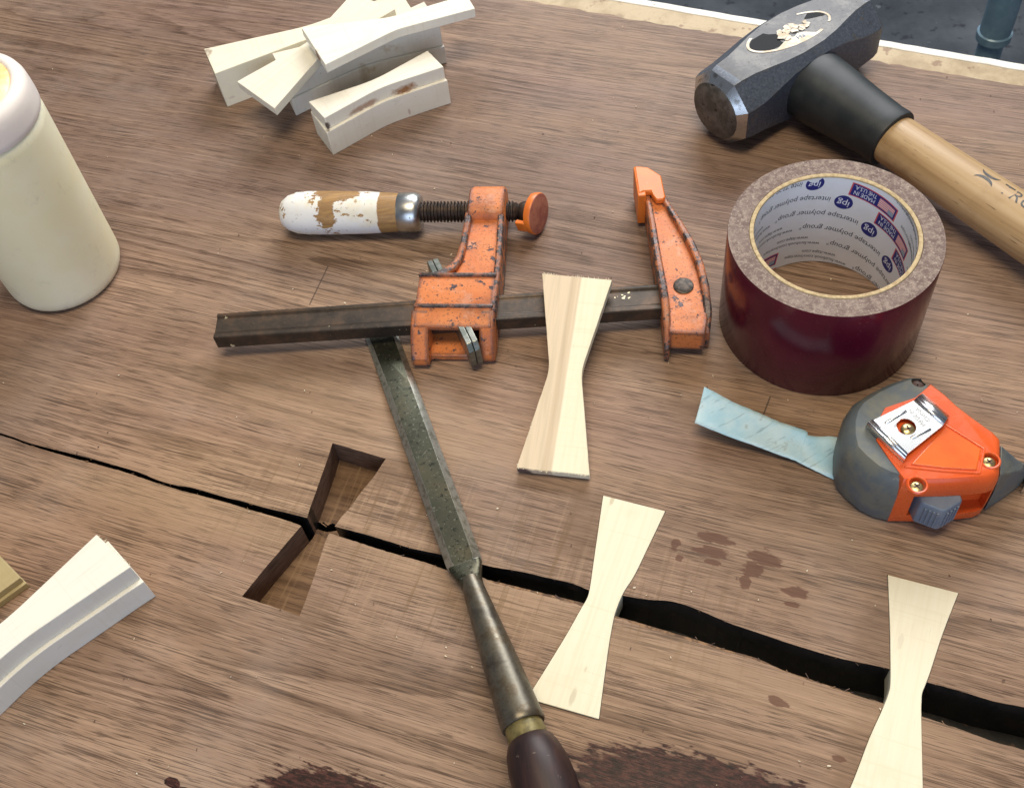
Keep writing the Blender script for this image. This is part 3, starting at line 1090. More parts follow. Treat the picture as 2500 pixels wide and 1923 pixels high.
wood = t.mix(t.step(t.noise(1, 3, .6, vec=t.map(scale=(25, 500, 500))), .35, .65), (.40, .235, .085), (.28, .155, .06))
wood = t.mix(t.step(n2, .5, .7, 0, .5), wood, (.2, .13, .07))
pt = t.mix(t.step(t.noise(50, 3, .6), .45, .65, 0, .7), (.80, .80, .78), (.76, .70, .52))
pt = t.mix(t.step(n2, .62, .68, 0, .7), pt, (.40, .34, .26))
flake = t.m('ADD', t.step(n, .545, .565), 0)
PAINTH = (t, pt, wood, flake, n, n2)

b0 = Vector((-151.3, 389.2, 0)); b1 = Vector((84, 362.2, 0))
bx = (b1 - b0).normalized(); by = Vector((-bx.y, bx.x, 0))
CZ = 13.0
clamp = thing('bar_clamp', 'orange F style bar clamp with worn white wooden handle lying on the slab', 'clamp', (-20, 400, 0))
# rail: H-shaped section
hw, ht = 8.4, 4.5
sec = [(-hw, -ht), (hw, -ht), (hw, ht), (hw - 2.2, ht), (hw - 3.0, ht - .9), (-hw + 4.0, ht - .9), (-hw + 3.2, ht), (-hw, ht)]


def extr(sec, p0, d, side, L, drop=Z):
    return loft([[p0 + side * a + drop * b for a, b in sec], [p0 + d * L + side * a + drop * b for a, b in sec]])


mesh('rail', *extr(sec, b0 + Z * CZ, bx, by, (b1 - b0).length + 12), BARM, clamp, smooth=30, bevel=.6)

# fixed jaw
def ribbon(pts, w, z0, z1):
    P = [Vector(p) for p in pts]
    l = []; r = []
    for i, p in enumerate(P):
        d = (P[min(i + 1, len(P) - 1)] - P[max(i - 1, 0)]).normalized()
        nn = Vector((-d.y, d.x))
        ww = w[i] if isinstance(w, (list, tuple)) else w
        l.append(p + nn * ww / 2); r.append(p - nn * ww / 2)
    poly = l + r[::-1]
    zz0 = z0 if isinstance(z0, (list, tuple)) else [z0] * len(P)
    zz1 = z1 if isinstance(z1, (list, tuple)) else [z1] * len(P)
    bo = [(*q, z) for q, z in zip(l, zz0)] + [(*q, z) for q, z in zip(r[::-1], zz0[::-1])]
    to = [(*q, z) for q, z in zip(l, zz1)] + [(*q, z) for q, z in zip(r[::-1], zz1[::-1])]
    return ribbon_faces(bo, to, len(P))


def ribbon_faces(bo, to, n):
    m_ = 2 * n
    v = [Vector(p) for p in bo] + [Vector(p) for p in to]
    f = []
    for j in range(m_):
        k_ = (j + 1) % m_
        f.append((j, k_, m_ + k_, m_ + j))
    for i in range(n - 1):
        a, b, c_, d = i, i + 1, m_ - 2 - i, m_ - 1 - i
        f.append((d, c_, b, a)); f.append((m_ + a, m_ + b, m_ + c_, m_ + d))
    return v, f


left_pts = [(81.5, 332.5), (83.2, 341), (84.8, 352), (86.0, 365), (87.0, 380), (88.2, 395), (89.6, 410), (90.6, 424), (91.2, 440)]
right_pts = [(102.8, 337), (105.4, 346), (107.2, 361), (107.8, 377), (106.6, 392), (103.2, 410), (100.2, 424), (97.6, 440)]
fj = mesh('fixed_jaw', *ribbon([((l[0] + r[0]) / 2, (l[1] + r[1]) / 2) for l, r in zip(left_pts, right_pts + [right_pts[-1]])],
                               [18, 20, 21, 20, 19.5, 16.5, 12, 9, 6], 5.5, [19.2, 19.4, 19.4, 19.4, 18.6, 18.6, 18.6, 19, 19.5]), ORANGE, clamp, smooth=35, bevel=.7)
mesh('flange', *ribbon(left_pts, [2.8, 3.8, 4.2, 4.0, 3.8, 3.6, 3.4, 3.2, 3], 1.2, [11, 20, 22.8, 23.6, 23.4, 22.8, 22, 21.5, 21]), ORANGE_WORN, fj, smooth=35, bevel=1.0)
mesh('flange', *ribbon(right_pts, [3.2, 4.2, 4.2, 4.0, 3.8, 3.4, 3.2, 3], 1.2, [14, 20, 22.6, 23.0, 22.6, 22, 21.5, 21]), ORANGE_WORN, fj, smooth=35, bevel=1.0)
rv = crop(1530, 390, 230 / 878)(530, 1165, 20.5)
RIVET = mat_mottle('rivet_steel', (.035, .03, .026), (.09, .07, .055), 500, .5, .6)
mesh('rivet', *lathe((rv.x, rv.y, 19.0), Z, [(0, 5.3), (.9, 5.3), (1.25, 4.6), (1.4, 3.0), (1.45, .3)], 36), RIVET, fj, smooth=50)
# plastic cap over the jaw tip
cx_, cy_ = bx, by
zf = crop(1530, 390, 230 / 878)
capo = (Vector((84.6, 440, 0)))
hood = [zf(72, 64, 25), zf(195, 72, 25), zf(320, 150, 24), zf(362, 350, 23), zf(340, 372, 23), zf(275, 378, 23), zf(245, 335, 23.5), zf(225, 295, 24.4), zf(155, 300, 25), zf(112, 318, 25)]
pl0, pl1 = zf(62, 66, 25), zf(104, 338, 25)
pq = [pl0, pl1, pl1 + bx * 4.6, pl0 + bx * 4.6]
cap_ = mesh('jaw_cap', *loft([[(p.x, p.y, 3) for p in pq], [(p.x, p.y, 25) for p in pq]]), PAD, clamp, smooth=30, bevel=.6)
mesh('hood', *loft([[(p.x, p.y, p.z - 3.2) for p in hood], [(p.x, p.y, p.z + .4) for p in hood]]), PAD, cap_, smooth=30, bevel=.7)

# sliding jaw, in its own slightly canted frame
jx = Vector((.979, -.204, 0)); jy = Vector((.204, .979, 0)); jo = Vector((2, 446, 0))


def J(x, y, z):
    return jo + jx * x + jy * y + Z * z


def jbox(x0, x1, y0, y1, za, zb):
    return loft([[J(x0, y0, za), J(x1, y0, za), J(x1, y1, za), J(x0, y1, za)], [J(x0, y0, zb), J(x1, y0, zb), J(x1, y1, zb), J(x0, y1, zb)]])


def jx_extr(sec, x0, x1):
    return loft([[J(x0, a, b) for a, b in sec], [J(x1, a, b) for a, b in sec]])


sj = mesh('sliding_jaw', *jx_extr([(-57, 1), (-57, 24), (-79.5, 24), (-89, 20.5), (-89, 17.4), (-80, 18.8), (-62, 18.8), (-62, 5.2), (-96, 5.2), (-96, 1)], -30, 11), ORANGE, clamp, smooth=30, bevel=.7)
for y in (-57.8, -79):
    mesh('ridge', *jx_extr([(y - .2, 23), (y - .2, 25.2), (y + .9, 25.6), (y + 1.9, 25.2), (y + 1.9, 23)], -30.4, 11.4), ORANGE_WORN, sj, smooth=30, bevel=.5)
mesh('lug', *jx_extr([(-88, 24 - 3.4), (-80, 23.9), (-80, 1.2), (-97, 1.2), (-101.5, 3), (-101, 8), (-94, 17)], -31.5, -22), ORANGE, sj, smooth=30, bevel=1.0)
mesh('lug', *jx_extr([(-88, 24 - 3.4), (-80, 23.9), (-80, 1.2), (-95, 1.2), (-98, 3), (-97.5, 8), (-92.5, 17)], 4.6, 12.4), ORANGE, sj, smooth=30, bevel=1.0)
web = [(-7, -8), (9, -8), (10.5, -30), (11.2, -57.5), (-22, -57.5), (-15, -52), (-10.5, -45), (-9, -30)]
mesh('arm_web', *loft([[J(x, y, 6) for x, y in web], [J(x, y, 19.5) for x, y in web]]), ORANGE, sj, smooth=30, bevel=.6)


def jrib(pts, w, z0, z1):
    return ribbon([tuple(J(x, y, 0)[:2]) for x, y in pts], w, z0, z1)


mesh('arm_rib', *jrib([(-8.6, -9), (-8.8, -20), (-9.2, -32), (-10.2, -42), (-13, -49), (-18, -54), (-25, -57)], [4, 3.6, 3.6, 4, 5, 5, 4], 1.5, [22.8, 22.6, 22.6, 22.6, 22.8, 23.2, 23.6]), ORANGE_WORN, sj, smooth=35, bevel=1.0)
mesh('arm_rib', *jrib([(9.4, -9), (10, -20), (10.6, -32), (11, -45), (11.2, -57), (11.2, -80)], 3.4, 1.5, [22.8, 22.8, 23, 23.4, 24, 23.9]), ORANGE_WORN, sj, smooth=35, bevel=1.0)
mesh('screw_boss', *lathe(J(-9.2, -1, CZ), jx, [(0, 11.2), (.8, 12.2), (19.5, 12.2), (20.4, 11.2)], 40, power=4.2), ORANGE, sj, smooth=40)
# screw, ferrule, handle
prof = [(-40, 5.0)]
s = -39.0
while s < 15.5:
    prof += [(s, 4.75), (s + .55, 6.0), (s + 1.0, 6.0), (s + 1.55, 4.75)]
    s += 1.95
prof += [(16.5, 5.2), (18.6, 3.2), (21, 3.0), (22, 3.6)]
scr = mesh('screw', *lathe(J(0, 0, CZ), jx, prof, 28), THREAD, clamp, smooth=30)
padn = (jx * .90 - jy * .34 + Z * .18).normalized()
pc = J(27.5, -1.5, 12.9)
mesh('swivel_ball', *lathe(pc - padn * 5.5, padn, [(-5.5, .5), (-5.2, 3), (-3.6, 5.4), (-1, 6.3), (2, 6.1), (4.6, 5.2)], 32), THREAD, scr, smooth=60)
pd = mesh('swivel_pad', *lathe(pc, padn, [(-2.4, 6), (-2.4, 10.0), (-1.6, 11.4), (1.2, 11.9), (2.2, 11.5)], 56), PAD, clamp, smooth=40)
mesh('pad_face', *lathe(pc + padn * 2.25, padn, [(-.4, 11.4), (.15, 11.2), (.35, 10.4)], 56), PADFACE, pd, smooth=40)
for sg in (1, -1):
    a, x_, y_ = frame_of(padn)
    side = (jy * sg - padn * (jy * sg).dot(padn)).normalized()
    mesh('clip_lug', *box(pc - padn * 4.2 + side * 10.2, padn, side, padn.cross(side), 3.0, 1.3, 3.4), PAD, pd, smooth=0, bevel=.6)
mesh('ferrule', *lathe(J(-51, 0, CZ - .5), jx, [(0, 10.9), (.6, 11.4), (9.5, 11.3), (12, 10.4), (13.2, 8.8), (13.4, 5.5)], 48), CHROME, clamp, smooth=45)
t, pt, wood, flake, n, n2 = PAINTH
hc = J(-85, 0, CZ - .5) - Vector((-20, 400, 0))
loc = t.map(loc=tuple(hc * MM), rot=(0, 0, math.atan2(jx.y, jx.x)), typ='TEXTURE')
hs = t.sep(loc)
# bare wood: a ring at the ferrule and the worn grip upper side in the middle
ring = t.step(t.m('ADD', hs[0], t.m('MULTIPLY', t.m('SUBTRACT', n, .5), .004)), .0232, .0240)
d = t.vm('LENGTH', t.vm('MULTIPLY', t.vm('SUBTRACT', loc, (-.001, .004, .0095)), (1 / .018, 1 / .0085, 1 / .0095)))
grip = t.step(t.m('ADD', d, t.m('MULTIPLY', t.m('SUBTRACT', n, .5), 2.1)), .88, .95, 1, 0)
d = t.vm('LENGTH', t.vm('MULTIPLY', t.vm('SUBTRACT', loc, (-.006, -.006, .009)), (1 / .0075, 1 / .016, 1 / .02)))
grip2 = t.step(t.m('ADD', d, t.m('MULTIPLY', t.m('SUBTRACT', n, .5), 2.4)), .72, .80, 1, 0)
bare = t.m('MAXIMUM', t.m('MAXIMUM', ring, t.m('MAXIMUM', grip, grip2)), t.step(n, .61, .625))
cc = t.mix(bare, pt, wood)
t.bump(t.m('SUBTRACT', t.m('MULTIPLY', n2, .2), bare), .5, .25)
HANDLEM = t.out(cc, .5, 0, .4)
mesh('handle', *lathe(J(0, 0, CZ - .5), jx, [(-121.5, .6), (-121, 4), (-119.5, 7.2), (-116, 10), (-111, 11.8), (-104, 12.4), (-90, 12.4), (-70, 12.0), (-56, 11.2), (-51, 10.8)], 56), HANDLEM, clamp, smooth=60)
# clutch plates
q0, q1 = Vector((-31.5, 409, 0)), Vector((-15.8, 347.5, 0))
qd = (q1 - q0).normalized(); qs = Vector((-qd.y, qd.x, 0))
for off in (-1.65, 1.65):
    cqa = (q0 + q1) / 2 + qs * off
    prf = [(-33, 4), (-33, 19.5), (-31, 20.5), (30, 20.5), (33.5, 17), (34, 6), (32, 3.5), (-31, 3)]
    mesh('clutch_plate', *loft([[cqa + qd * a + Z * b - qs * 1.5 for a, b in prf], [cqa + qd * a + Z * b + qs * 1.5 for a, b in prf]]), ZINC, clamp, smooth=30, bevel=.35)

# ------------------------------------------------------------------ socket chisel
t = NT('aged_tool_steel')
n = t.noise(130, 5, .7); n2 = t.noise(40, 3, .6)
c = t.ramp(n2, [(.3, (.036, .038, .026)), (.55, (.068, .068, .045)), (.75, (.10, .083, .05))])
c = t.mix(t.step(t.noise(330, 5, .7), .55, .63, 0, .85), c, (.018, .019, .015))
c = t.mix(t.step(t.noise(700, 2, .6), .6, .7, 0, .4), c, (.25, .25, .2))
ed = t.edge(.7, .8, .99)
c = t.mix(t.m('MULTIPLY', ed, .75), c, (.42, .42, .38))
t.bump(n, .2, .2)
STEEL = t.out(c, .42, .75, .5)
t = NT('bevel_steel')
n = t.noise(300, 4, .7)
c = t.mix(t.step(n, .45, .65), (.42, .42, .37), (.24, .24, .19))
BEVELS = t.out(c, .34, .85, .5)
t = NT('socket_steel')
n = t.noise(90, 5, .7)
c = t.ramp(n, [(.3, (.06, .05, .04)), (.5, (.15, .135, .105)), (.62, (.11, .085, .055)), (.75, (.27, .26, .21))])
t.bump(n, .25, .2)
SOCKET = t.out(c, .4, .75, .5)
BRASS = mat_mottle('tenon_brass', (.22, .18, .07), (.12, .10, .04), 200, .45, .4)
t = NT('dark_handle_wood')
n = t.noise(1, 4, .65, vec=t.map(scale=(160, 25, 160)))
c = t.ramp(n, [(.3, (.012, .007, .008)), (.55, (.035, .016, .014)), (.75, (.075, .030, .02))])
c = t.mix(t.step(t.noise(300, 3, .7), .66, .72, 0, .5), c, (.22, .17, .13))
t.bump(n, .2, .2)
DARKWOOD = t.out(c, .48, 0, .4)
ct, ce = Vector((-65.3, 379.5, 0)), Vector((-11.2, 128, 0))
cd = (ce - ct).normalized(); cs = Vector((-cd.y, cd.x, 0))
chis = thing('socket_chisel', 'old grey steel chisel with a dark wooden handle, blade tip under the clamp bar', 'chisel', (ct + cd * 130))


def cz(s_):
    return 1.2 + 12.2 * max(0, s_) / 250


def blade_ring(s_, w, b, th, z0):
    p = ct + cd * s_
    # +cs is the right-hand side seen from the handle
    return [p + cs * (w / 2) + Z * z0, p + cs * (w / 2) + Z * (z0 + th * .35), p + cs * (w / 2 - b * 1.15) + Z * (z0 + th), p - cs * (w / 2 - b) + Z * (z0 + th), p - cs * (w / 2) + Z * (z0 + th * .35), p - cs * (w / 2) + Z * z0]


rings = [blade_ring(-1, 17.2, 2.0, .5, .25), blade_ring(9, 17.2, 2.4, 3.2, .4), blade_ring(40, 17.2, 2.9, 3.8, 1.4), blade_ring(100, 17.0, 3.0, 4.8, 3.4), blade_ring(149, 16.8, 3.0, 5.8, 5.0), blade_ring(152, 16.0, 3.2, 5.6, 5.2)]
bv, bf = loft(rings)
# facets 1 and 3 (the ground side bevels) get the brighter steel
mi = []
for i, f in enumerate(bf):
    j = i % 6 if i < 30 else -1
    mi.append(1 if j in (1, 3) else 0)
mesh('blade', bv, bf, STEEL, chis, smooth=20, mats=[STEEL, BEVELS], midx=mi, bevel=.15, seg=1)
axis0 = ct + Z * 1.2
adir = (cd + Z * (12.2 / 250)).normalized()
a_, x_, y_ = frame_of(adir)
srings = []
for s_, hw_, hz_, pw in ((151.6, 7.7, 2.6, 7), (154.5, 7.4, 2.9, 6), (157.5, 6.4, 3.6, 4), (161, 5.3, 4.4, 2.6), (166, 4.9, 4.9, 2)):
    ring = []
    for k_ in range(32):
        th = 2 * math.pi * k_ / 32
        q = (abs(math.cos(th)) ** pw + abs(math.sin(th)) ** pw) ** (-1 / pw)
        ring.append(axis0 + adir * s_ + x_ * (hw_ * q * math.cos(th)) + y_ * (hz_ * q * math.sin(th) - .4))
    srings.append(ring)
mesh('shoulder', *loft(srings), STEEL, chis, smooth=40)
mesh('socket', *lathe(axis0 + adir * 160, adir, [(0, 4.6), (4, 4.95), (16, 5.9), (40, 7.7), (70, 9.5), (72.5, 9.6), (73.2, 9.2), (73.2, 8.0)], 48), SOCKET, chis, smooth=40)
mesh('tenon', *lathe(axis0 + adir * 231, adir, [(0, 8.0), (7, 8.5), (9, 8.5)], 40), BRASS, chis, smooth=40)
mesh('handle', *lathe(axis0 + adir * 239, adir, [(0, 8.2), (1.5, 9.6), (5, 11.2), (12, 12.7), (20, 13.1), (30, 12.8), (55, 12.2), (90, 13.2), (112, 14), (118, 12), (121, 6), (121.4, .5)], 48), DARKWOOD, chis, smooth=50)

# ------------------------------------------------------------------ sledge hammer
t = NT('hammer_blue_steel')
n = t.noise(55, 5, .7); n2 = t.noise(700, 3, .6)
c = t.ramp(n2, [(.3, (.058, .069, .092)), (.6, (.10, .118, .15)), (.75, (.16, .175, .20))])
g = t.n('ShaderNodeNewGeometry')
up_ = t.step(t.sep(g.outputs['Normal'])[2], .75, .97)
worn = t.step(t.m('ADD', t.noise(75, 5, .72), t.m('MULTIPLY', t.edge(2.5, .93, .997), .12)), .60, .68)
steel = t.mix(t.step(n, .4, .65), (.105, .10, .095), (.20, .19, .175))
steel = t.mix(t.step(n2, .58, .66, 0, .6), steel, (.05, .04, .035))
c = t.mix(worn, c, steel)
t.bump(n2, .25, .15)
HEAD = t.out(c, .42, t.m('MULTIPLY_ADD', worn, .4, .2), .45)
t = NT('hammer_grey_steel')
c = t.mix(t.step(t.noise(1, 4, .6, vec=t.map(rot=(0, 0, .49), typ='TEXTURE', scale=(1, 1, 1))), .4, .6), (.125, .12, .115), (.125, .12, .115))
nn = t.noise(60, 5, .7)
c = t.mix(t.step(nn, .4, .66), (.105, .106, .112), (.18, .176, .17))
c = t.mix(t.step(t.noise(500, 3, .7), .60, .68, 0, .65), c, (.035, .03, .03))
GREYST = t.out(c, .55, .35, .4)
FACE = mat_mottle('hammer_face_steel', (.095, .087, .078), (.17, .158, .142), 140, .5, .6, c2=(.03, .022, .02), s2=260, t2=.6)
BRIGHT = mat_mottle('hammer_bright_chamfer', (.62, .62, .60), (.30, .28, .25), 120, .2, .95, lo=.5, hi=.66)
RUBBER = mat_mottle('black_rubber', (.018, .023, .026), (.030, .035, .037), 60, .5, 0, c2=(.10, .10, .09), s2=190, t2=.70, spec=.35)
t = NT('ash_handle')
hang = math.atan2(-.863, .505)
gg = t.map(rot=(0, 0, hang), typ='TEXTURE')
n = t.noise(1, 4, .6, vec=t.map(gg, scale=(6, 160, 160)))
n2 = t.noise(1, 3, .65, vec=t.map(gg, scale=(60, 900, 900)))
c = t.ramp(n, [(.3, (.29, .18, .08)), (.5, (.43, .285, .14)), (.7, (.50, .36, .20))])
c = t.mix(t.step(n2, .64, .72, 0, .8), c, (.09, .05, .025))
c = t.mix(t.step(t.noise(28, 4, .65), .5, .7, 0, .45), c, (.22, .12, .045))
t.bump(n2, .15, .15)
ASH = t.out(c, .46, 0, .4)

hax = Vector((.863, .505, 0)).normalized()          # along the head, away from the near face
hnr = Vector((-hax.y, hax.x, 0))
hdl = Vector((.505, -.863, 0)).normalized()
hc0 = Vector((193.0, 517.6, 23.2))
ham = thing('sledge_hammer', 'blue steel sledge hammer with a black rubber collar and wooden handle', 'hammer', (hc0.x, hc0.y, 0))


def oct_ring(s_, hw_, hh_, ch):
    """chamfered rectangle: half width, half height, chamfer"""
    c_ = hc0 + hax * s_
    pts = [(-hw_ + ch, -hh_), (hw_ - ch, -hh_), (hw_, -hh_ + ch), (hw_, hh_ - ch), (hw_ - ch, hh_), (-hw_ + ch, hh_), (-hw_, hh_ - ch), (-hw_, -hh_ + ch)]
    out = []
    for (ax_, az_), (bx_, bz_) in zip(pts, pts[1:] + pts[:1]):
        for k_ in range(3):
            u_ = k_ / 3
            out.append(c_ + hnr * (ax_ + (bx_ - ax_) * u_) + Z * (az_ + (bz_ - az_) * u_))
    return out


def head_ring(s_, r, ch):
    return oct_ring(s_, r, r, ch * r)


HL = 60.0
body = [head_ring(-HL + 5, 21.6, .57), oct_ring(-HL + 9.5, 22.6, 22.6, 12.8), oct_ring(-41, 22.6, 22.8, 12.0), oct_ring(-31, 22.2, 22.9, 9.5), oct_ring(-20, 21.8, 23.0, 6.5), oct_ring(-8, 21.8, 23.1, 4.8),
        oct_ring(8, 21.8, 23.1, 4.8), oct_ring(20, 21.8, 23.0, 6.5), oct_ring(31, 22.2, 22.9, 9.5), oct_ring(41, 22.6, 22.8, 12.0), oct_ring(HL - 9.5, 22.6, 22.6, 12.8), head_ring(HL - 5, 21.6, .57)]
hv, hf = loft(body)
hmi = []
for f in hf:
    nz_ = (hv[f[1]] - hv[f[0]]).cross(hv[f[2]] - hv[f[1]])
    top = all(hv[i].z > 45.2 for i in f) and len(f) == 4
    hmi.append(1 if top else 0)
head = mesh('head', hv, hf, HEAD, ham, smooth=32, mats=[HEAD, GREYST], midx=hmi)
for sg in (-1, 1):
    base = head_ring(0, 21.62, .57)

    def rr(s_, r=None):
        out = []
        for q in base:
            d_ = q - hc0
            if r:
                d_ = d_.normalized() * r
            out.append(hc0 + hax * (s_ * sg) + d_)
        return out
    ring0 = rr(HL - 5); ring1 = rr(HL - .8, 17.8); ring2 = rr(HL + .2, 16.6); ring3 = rr(HL + 1.2, 8)
    cv, cf = loft([ring0, ring1], False, False)
    mesh('chamfer', cv, cf, BRIGHT, head, smooth=20)
    cv, cf = loft([ring1, ring2, ring3], False, True)
    mesh('striking_face', cv, cf, FACE, head, smooth=40)
# rubber collar and handle
hdz = (hdl - Z * .018).normalized()
ho = Vector((191.8, 515.8, 22.2))
mesh('rubber_collar', *lathe(ho + hdl * 17, hdz, [(0, 20.2), (1.5, 21.0), (4, 21.2), (14, 20.6), (40, 18.2), (58, 17.0), (63, 17.2), (64.5, 16.8), (64.8, 15.2)], 56, sx=.98, sy=.92, power=2.3), RUBBER, ham, smooth=45)
hd2 = mesh('wooden_handle', *lathe(ho + hdl * 17, hdz, [(60, 14.0), (66, 15.2), (110, 15.6), (160, 16.4), (240, 15.6), (300, 16.6), (312, 15.5), (318, 9), (318.6, .5)], 56, sx=1.0, sy=.86), ASH, ham, smooth=45)
# sticker remains on the upper cheek
PAPER = mat_mottle('torn_sticker_paper', (.80, .76, .68), (.62, .52, .38), 160, .6, bump=.3)
STBLK = mat_flat('sticker_black', (.014, .016, .019), .65, 0, .15)
STBLUE = mat_flat('sticker_blue', (.03, .09, .22), .5)
sc_ = crop(1650, 0, 850 / 2184)
TOPZ = hc0.z + 23.1
scn_c = sc_(708, 200, TOPZ)
sa = (sc_(950, 85, TOPZ) - sc_(462, 300, TOPZ))
sl = sa.length / 2 + 1; sd = sa.normalized(); sn = Vector((-sd.y, sd.x, 0))


def ell(t_, ra, rb, z=0.0):
    return scn_c + sd * (ra * math.cos(t_)) + sn * (rb * math.sin(t_)) + Z * z


SB = 12.2
sv = []; sf = []
def arcband(t0, t1, ra, rb, w, z, n_=26, sd_=0.0):
    v_ = []; f_ = []
    for i in range(n_ + 1):
        t_ = t0 + (t1 - t0) * i / n_
        jj = .25 * mnoise.noise((t_ * 9, sd_, 0))
        v_ += [ell(t_, ra + jj, rb + jj, z), ell(t_, ra - w + jj, rb - w + jj, z)]
    for i in range(n_):
        f_.append((2 * i, 2 * i + 2, 2 * i + 3, 2 * i + 1))
    return v_, f_


st = mesh('sticker', *join(arcband(math.radians(140), math.radians(308), sl, SB, 1.7, .12), arcband(math.radians(-28), math.radians(62), sl, SB, 1.4, .12, 20, 3)), PAPER, head, smooth=0)
# black field left of the tear
fld = [ell(math.radians(a_), sl - 2, SB - 2, .09) for a_ in range(146, 236, 6)] + [scn_c + sd * a_ + sn * b_ + Z * .09 for a_, b_ in ((-7.5, -7.5), (-9, -4), (-5, -1), (-6.5, 2), (-11, 4.5), (-13, 7))]
mesh('black_field', fld, [tuple(range(len(fld)))], STBLK, st, smooth=0)
fld = [ell(math.radians(a_), sl - 1.6, SB - 1.6, .1) for a_ in range(238, 300, 6)] + [scn_c + sd * a_ + sn * b_ + Z * .1 for a_, b_ in ((7, -5), (3, -4), (0, -5.5), (-3, -4.2), (-7, -5.8))]
mesh('torn_paper', fld, [tuple(range(len(fld)))], PAPER, st, smooth=0)
fld = [ell(math.radians(a_), sl - 2, SB - 2, .09) for a_ in range(4, 48, 6)] + [scn_c + sd * a_ + sn * b_ + Z * .09 for a_, b_ in ((14, 4.5), (16.5, 3))]
mesh('black_field', fld, [tuple(range(len(fld)))], STBLK, st, smooth=0)
tv, tf, tw = text_geo('Ha', 5.2)
mesh('lettering', [scn_c + sd * (p[0] * .9 + .2) + sn * (p[1] * .85 - 8.8) + Z * .22 for p in tv], tf, STBLUE, st, smooth=0)
# crumpled paper shreds
random.seed(21)
for i in range(20):
    a_, b_ = (random.uniform(-7, 4.5), random.uniform(-4, 5)) if i < 13 else (random.uniform(6, 15), random.uniform(-2.5, 3.5))
    n_ = 7; rr_ = random.uniform(1.2, 2.9) * (1.25 if i < 13 else 1)
    base = scn_c + sd * a_ + sn * b_ + Z * .25
    vv = [base + Z * random.uniform(.05, .35)]
    for q in range(n_):
        an = 2 * math.pi * q / n_
        r_ = rr_ * random.uniform(.5, 1.2)
        vv.append(base + sd * (r_ * math.cos(an)) + sn * (r_ * .8 * math.sin(an)) + Z * random.uniform(0, .7))
    mesh('paper_shred', vv, [(0, q + 1, (q + 1) % n_ + 1) for q in range(n_)], PAPER, st, smooth=0)
# stamped date on the near lower flat
STAMP = mat_flat('stamp_wear', (.16, .19, .26), .4, .4)
tv, tf, tw = text_geo('121/23', 5.4)
pos = hc0 - hnr * 22.75
mesh('stamp', [pos + hax * (-42 + p[0] * .95) - hnr * .12 + Z * (-9.0 + p[1]) for p in tv], tf, STAMP, head, smooth=0)
# brand on the handle
INK = mat_mottle('burnt_ink', (.02, .022, .026), (.07, .06, .05), 400, .5)
tv, tf, tw = text_geo('TRUPER', 11.5)
cr_ = crop(1650, 0, 850 / 2184)


def on_handle(s_, u_):
    """s along the handle from the collar, u across (mm of arc, 0 = uppermost line)"""
    a, x_, y_ = frame_of(hdz)
    i_ = 0
    r_ = 15.6 + (s_ - 110) * .016 if s_ > 110 else 15.2 + (s_ - 66) * .009
    th = u_ / r_
    p = ho + hdl * 17 + a * s_
    return p + x_ * ((r_ + .12) * math.sin(th)) + y_ * ((r_ * .86 + .12) * math.cos(th))


LS = 124.0
mesh('brand_lettering', [on_handle(LS + 9.0 + p[0] * .92, (p[1] - 4.0) + 1.5) for p in tv], tf, INK, hd2, smooth=0)
for sg in (-1, 1):
    vv = []; ff = []
    N_ = 16
    for i in range(N_ + 1):
        a_ = math.radians(-80 + 160 * i / N_)
        w_ = 1.9 * math.cos(a_) + .15
        for q in (0, w_):
            vv.append(on_handle(LS + 5.6 * math.sin(a_), 1.5 + sg * (.25 + q + 4.2 * (1 - math.cos(a_)))))
    for i in range(N_):
        ff.append((2 * i, 2 * i + 2, 2 * i + 3, 2 * i + 1))
    mesh('brand_mark', vv, ff, INK, hd2, smooth=0)

# ------------------------------------------------------------------ roll of maroon packing tape
TC = Vector((164.65, 346.76, 0)); TH = 63.3; RO = 50.8; RI = 38.1
roll = thing('tape_roll', 'thick roll of maroon tape standing on end with a printed white core', 'tape roll', TC)
t = NT('maroon_film')
n = t.noise(900, 2, .5)
s = t.sep(t.map())
c = t.mix(t.step(t.noise(25, 3, .6), .35, .7), (.068, .004, .014), (.092, .006, .020))
c = t.mix(t.step(n, .66, .74, 0, .3), c, (.2, .08, .09))
FILM = t.out(c, .2, 0, .3)
t = NT('tape_edge')
n = t.noise(420, 4, .75)
c = t.mix(t.step(n, .4, .66), (.16, .112, .10), (.32, .255, .215))
c = t.mix(t.step(t.noise(900, 2, .7), .60, .70, 0, .6), c, (.56, .48, .42))
c = t.mix(t.step(t.noise(60, 3, .6), .5, .7, 0, .35), c, (.30, .24, .21))
c = t.mix(t.step(t.noise(300, 3, .7), .67, .72, 0, .6), c, (.10, .06, .05))
t.bump(n, .8, .5)
EDGE = t.out(c, .7, 0, .2)
t = NT('core_card')
c = t.mix(t.step(t.noise(500, 3, .7), .4, .65), (.55, .44, .26), (.40, .30, .17))
t.bump(t.noise(600, 3, .7), .5, .3)
CARD = t.out(c, .75, 0, .2)
LABELM = mat_mottle('core_label_paper', (.78, .79, .80), (.74, .74, .73), 40, .38, spec=.45)
nseg = 180


def ring_pts(r, z, n_=nseg):
    return [TC + Vector((r * math.cos(2 * math.pi * i / n_), r * math.sin(2 * math.pi * i / n_), z)) for i in range(n_)]


mesh('tape_film', *loft([ring_pts(RO - .25, .1), ring_pts(RO, .5), ring_pts(RO, TH - .5), ring_pts(RO - .15, TH - .12)], False, False), FILM, roll, smooth=40)
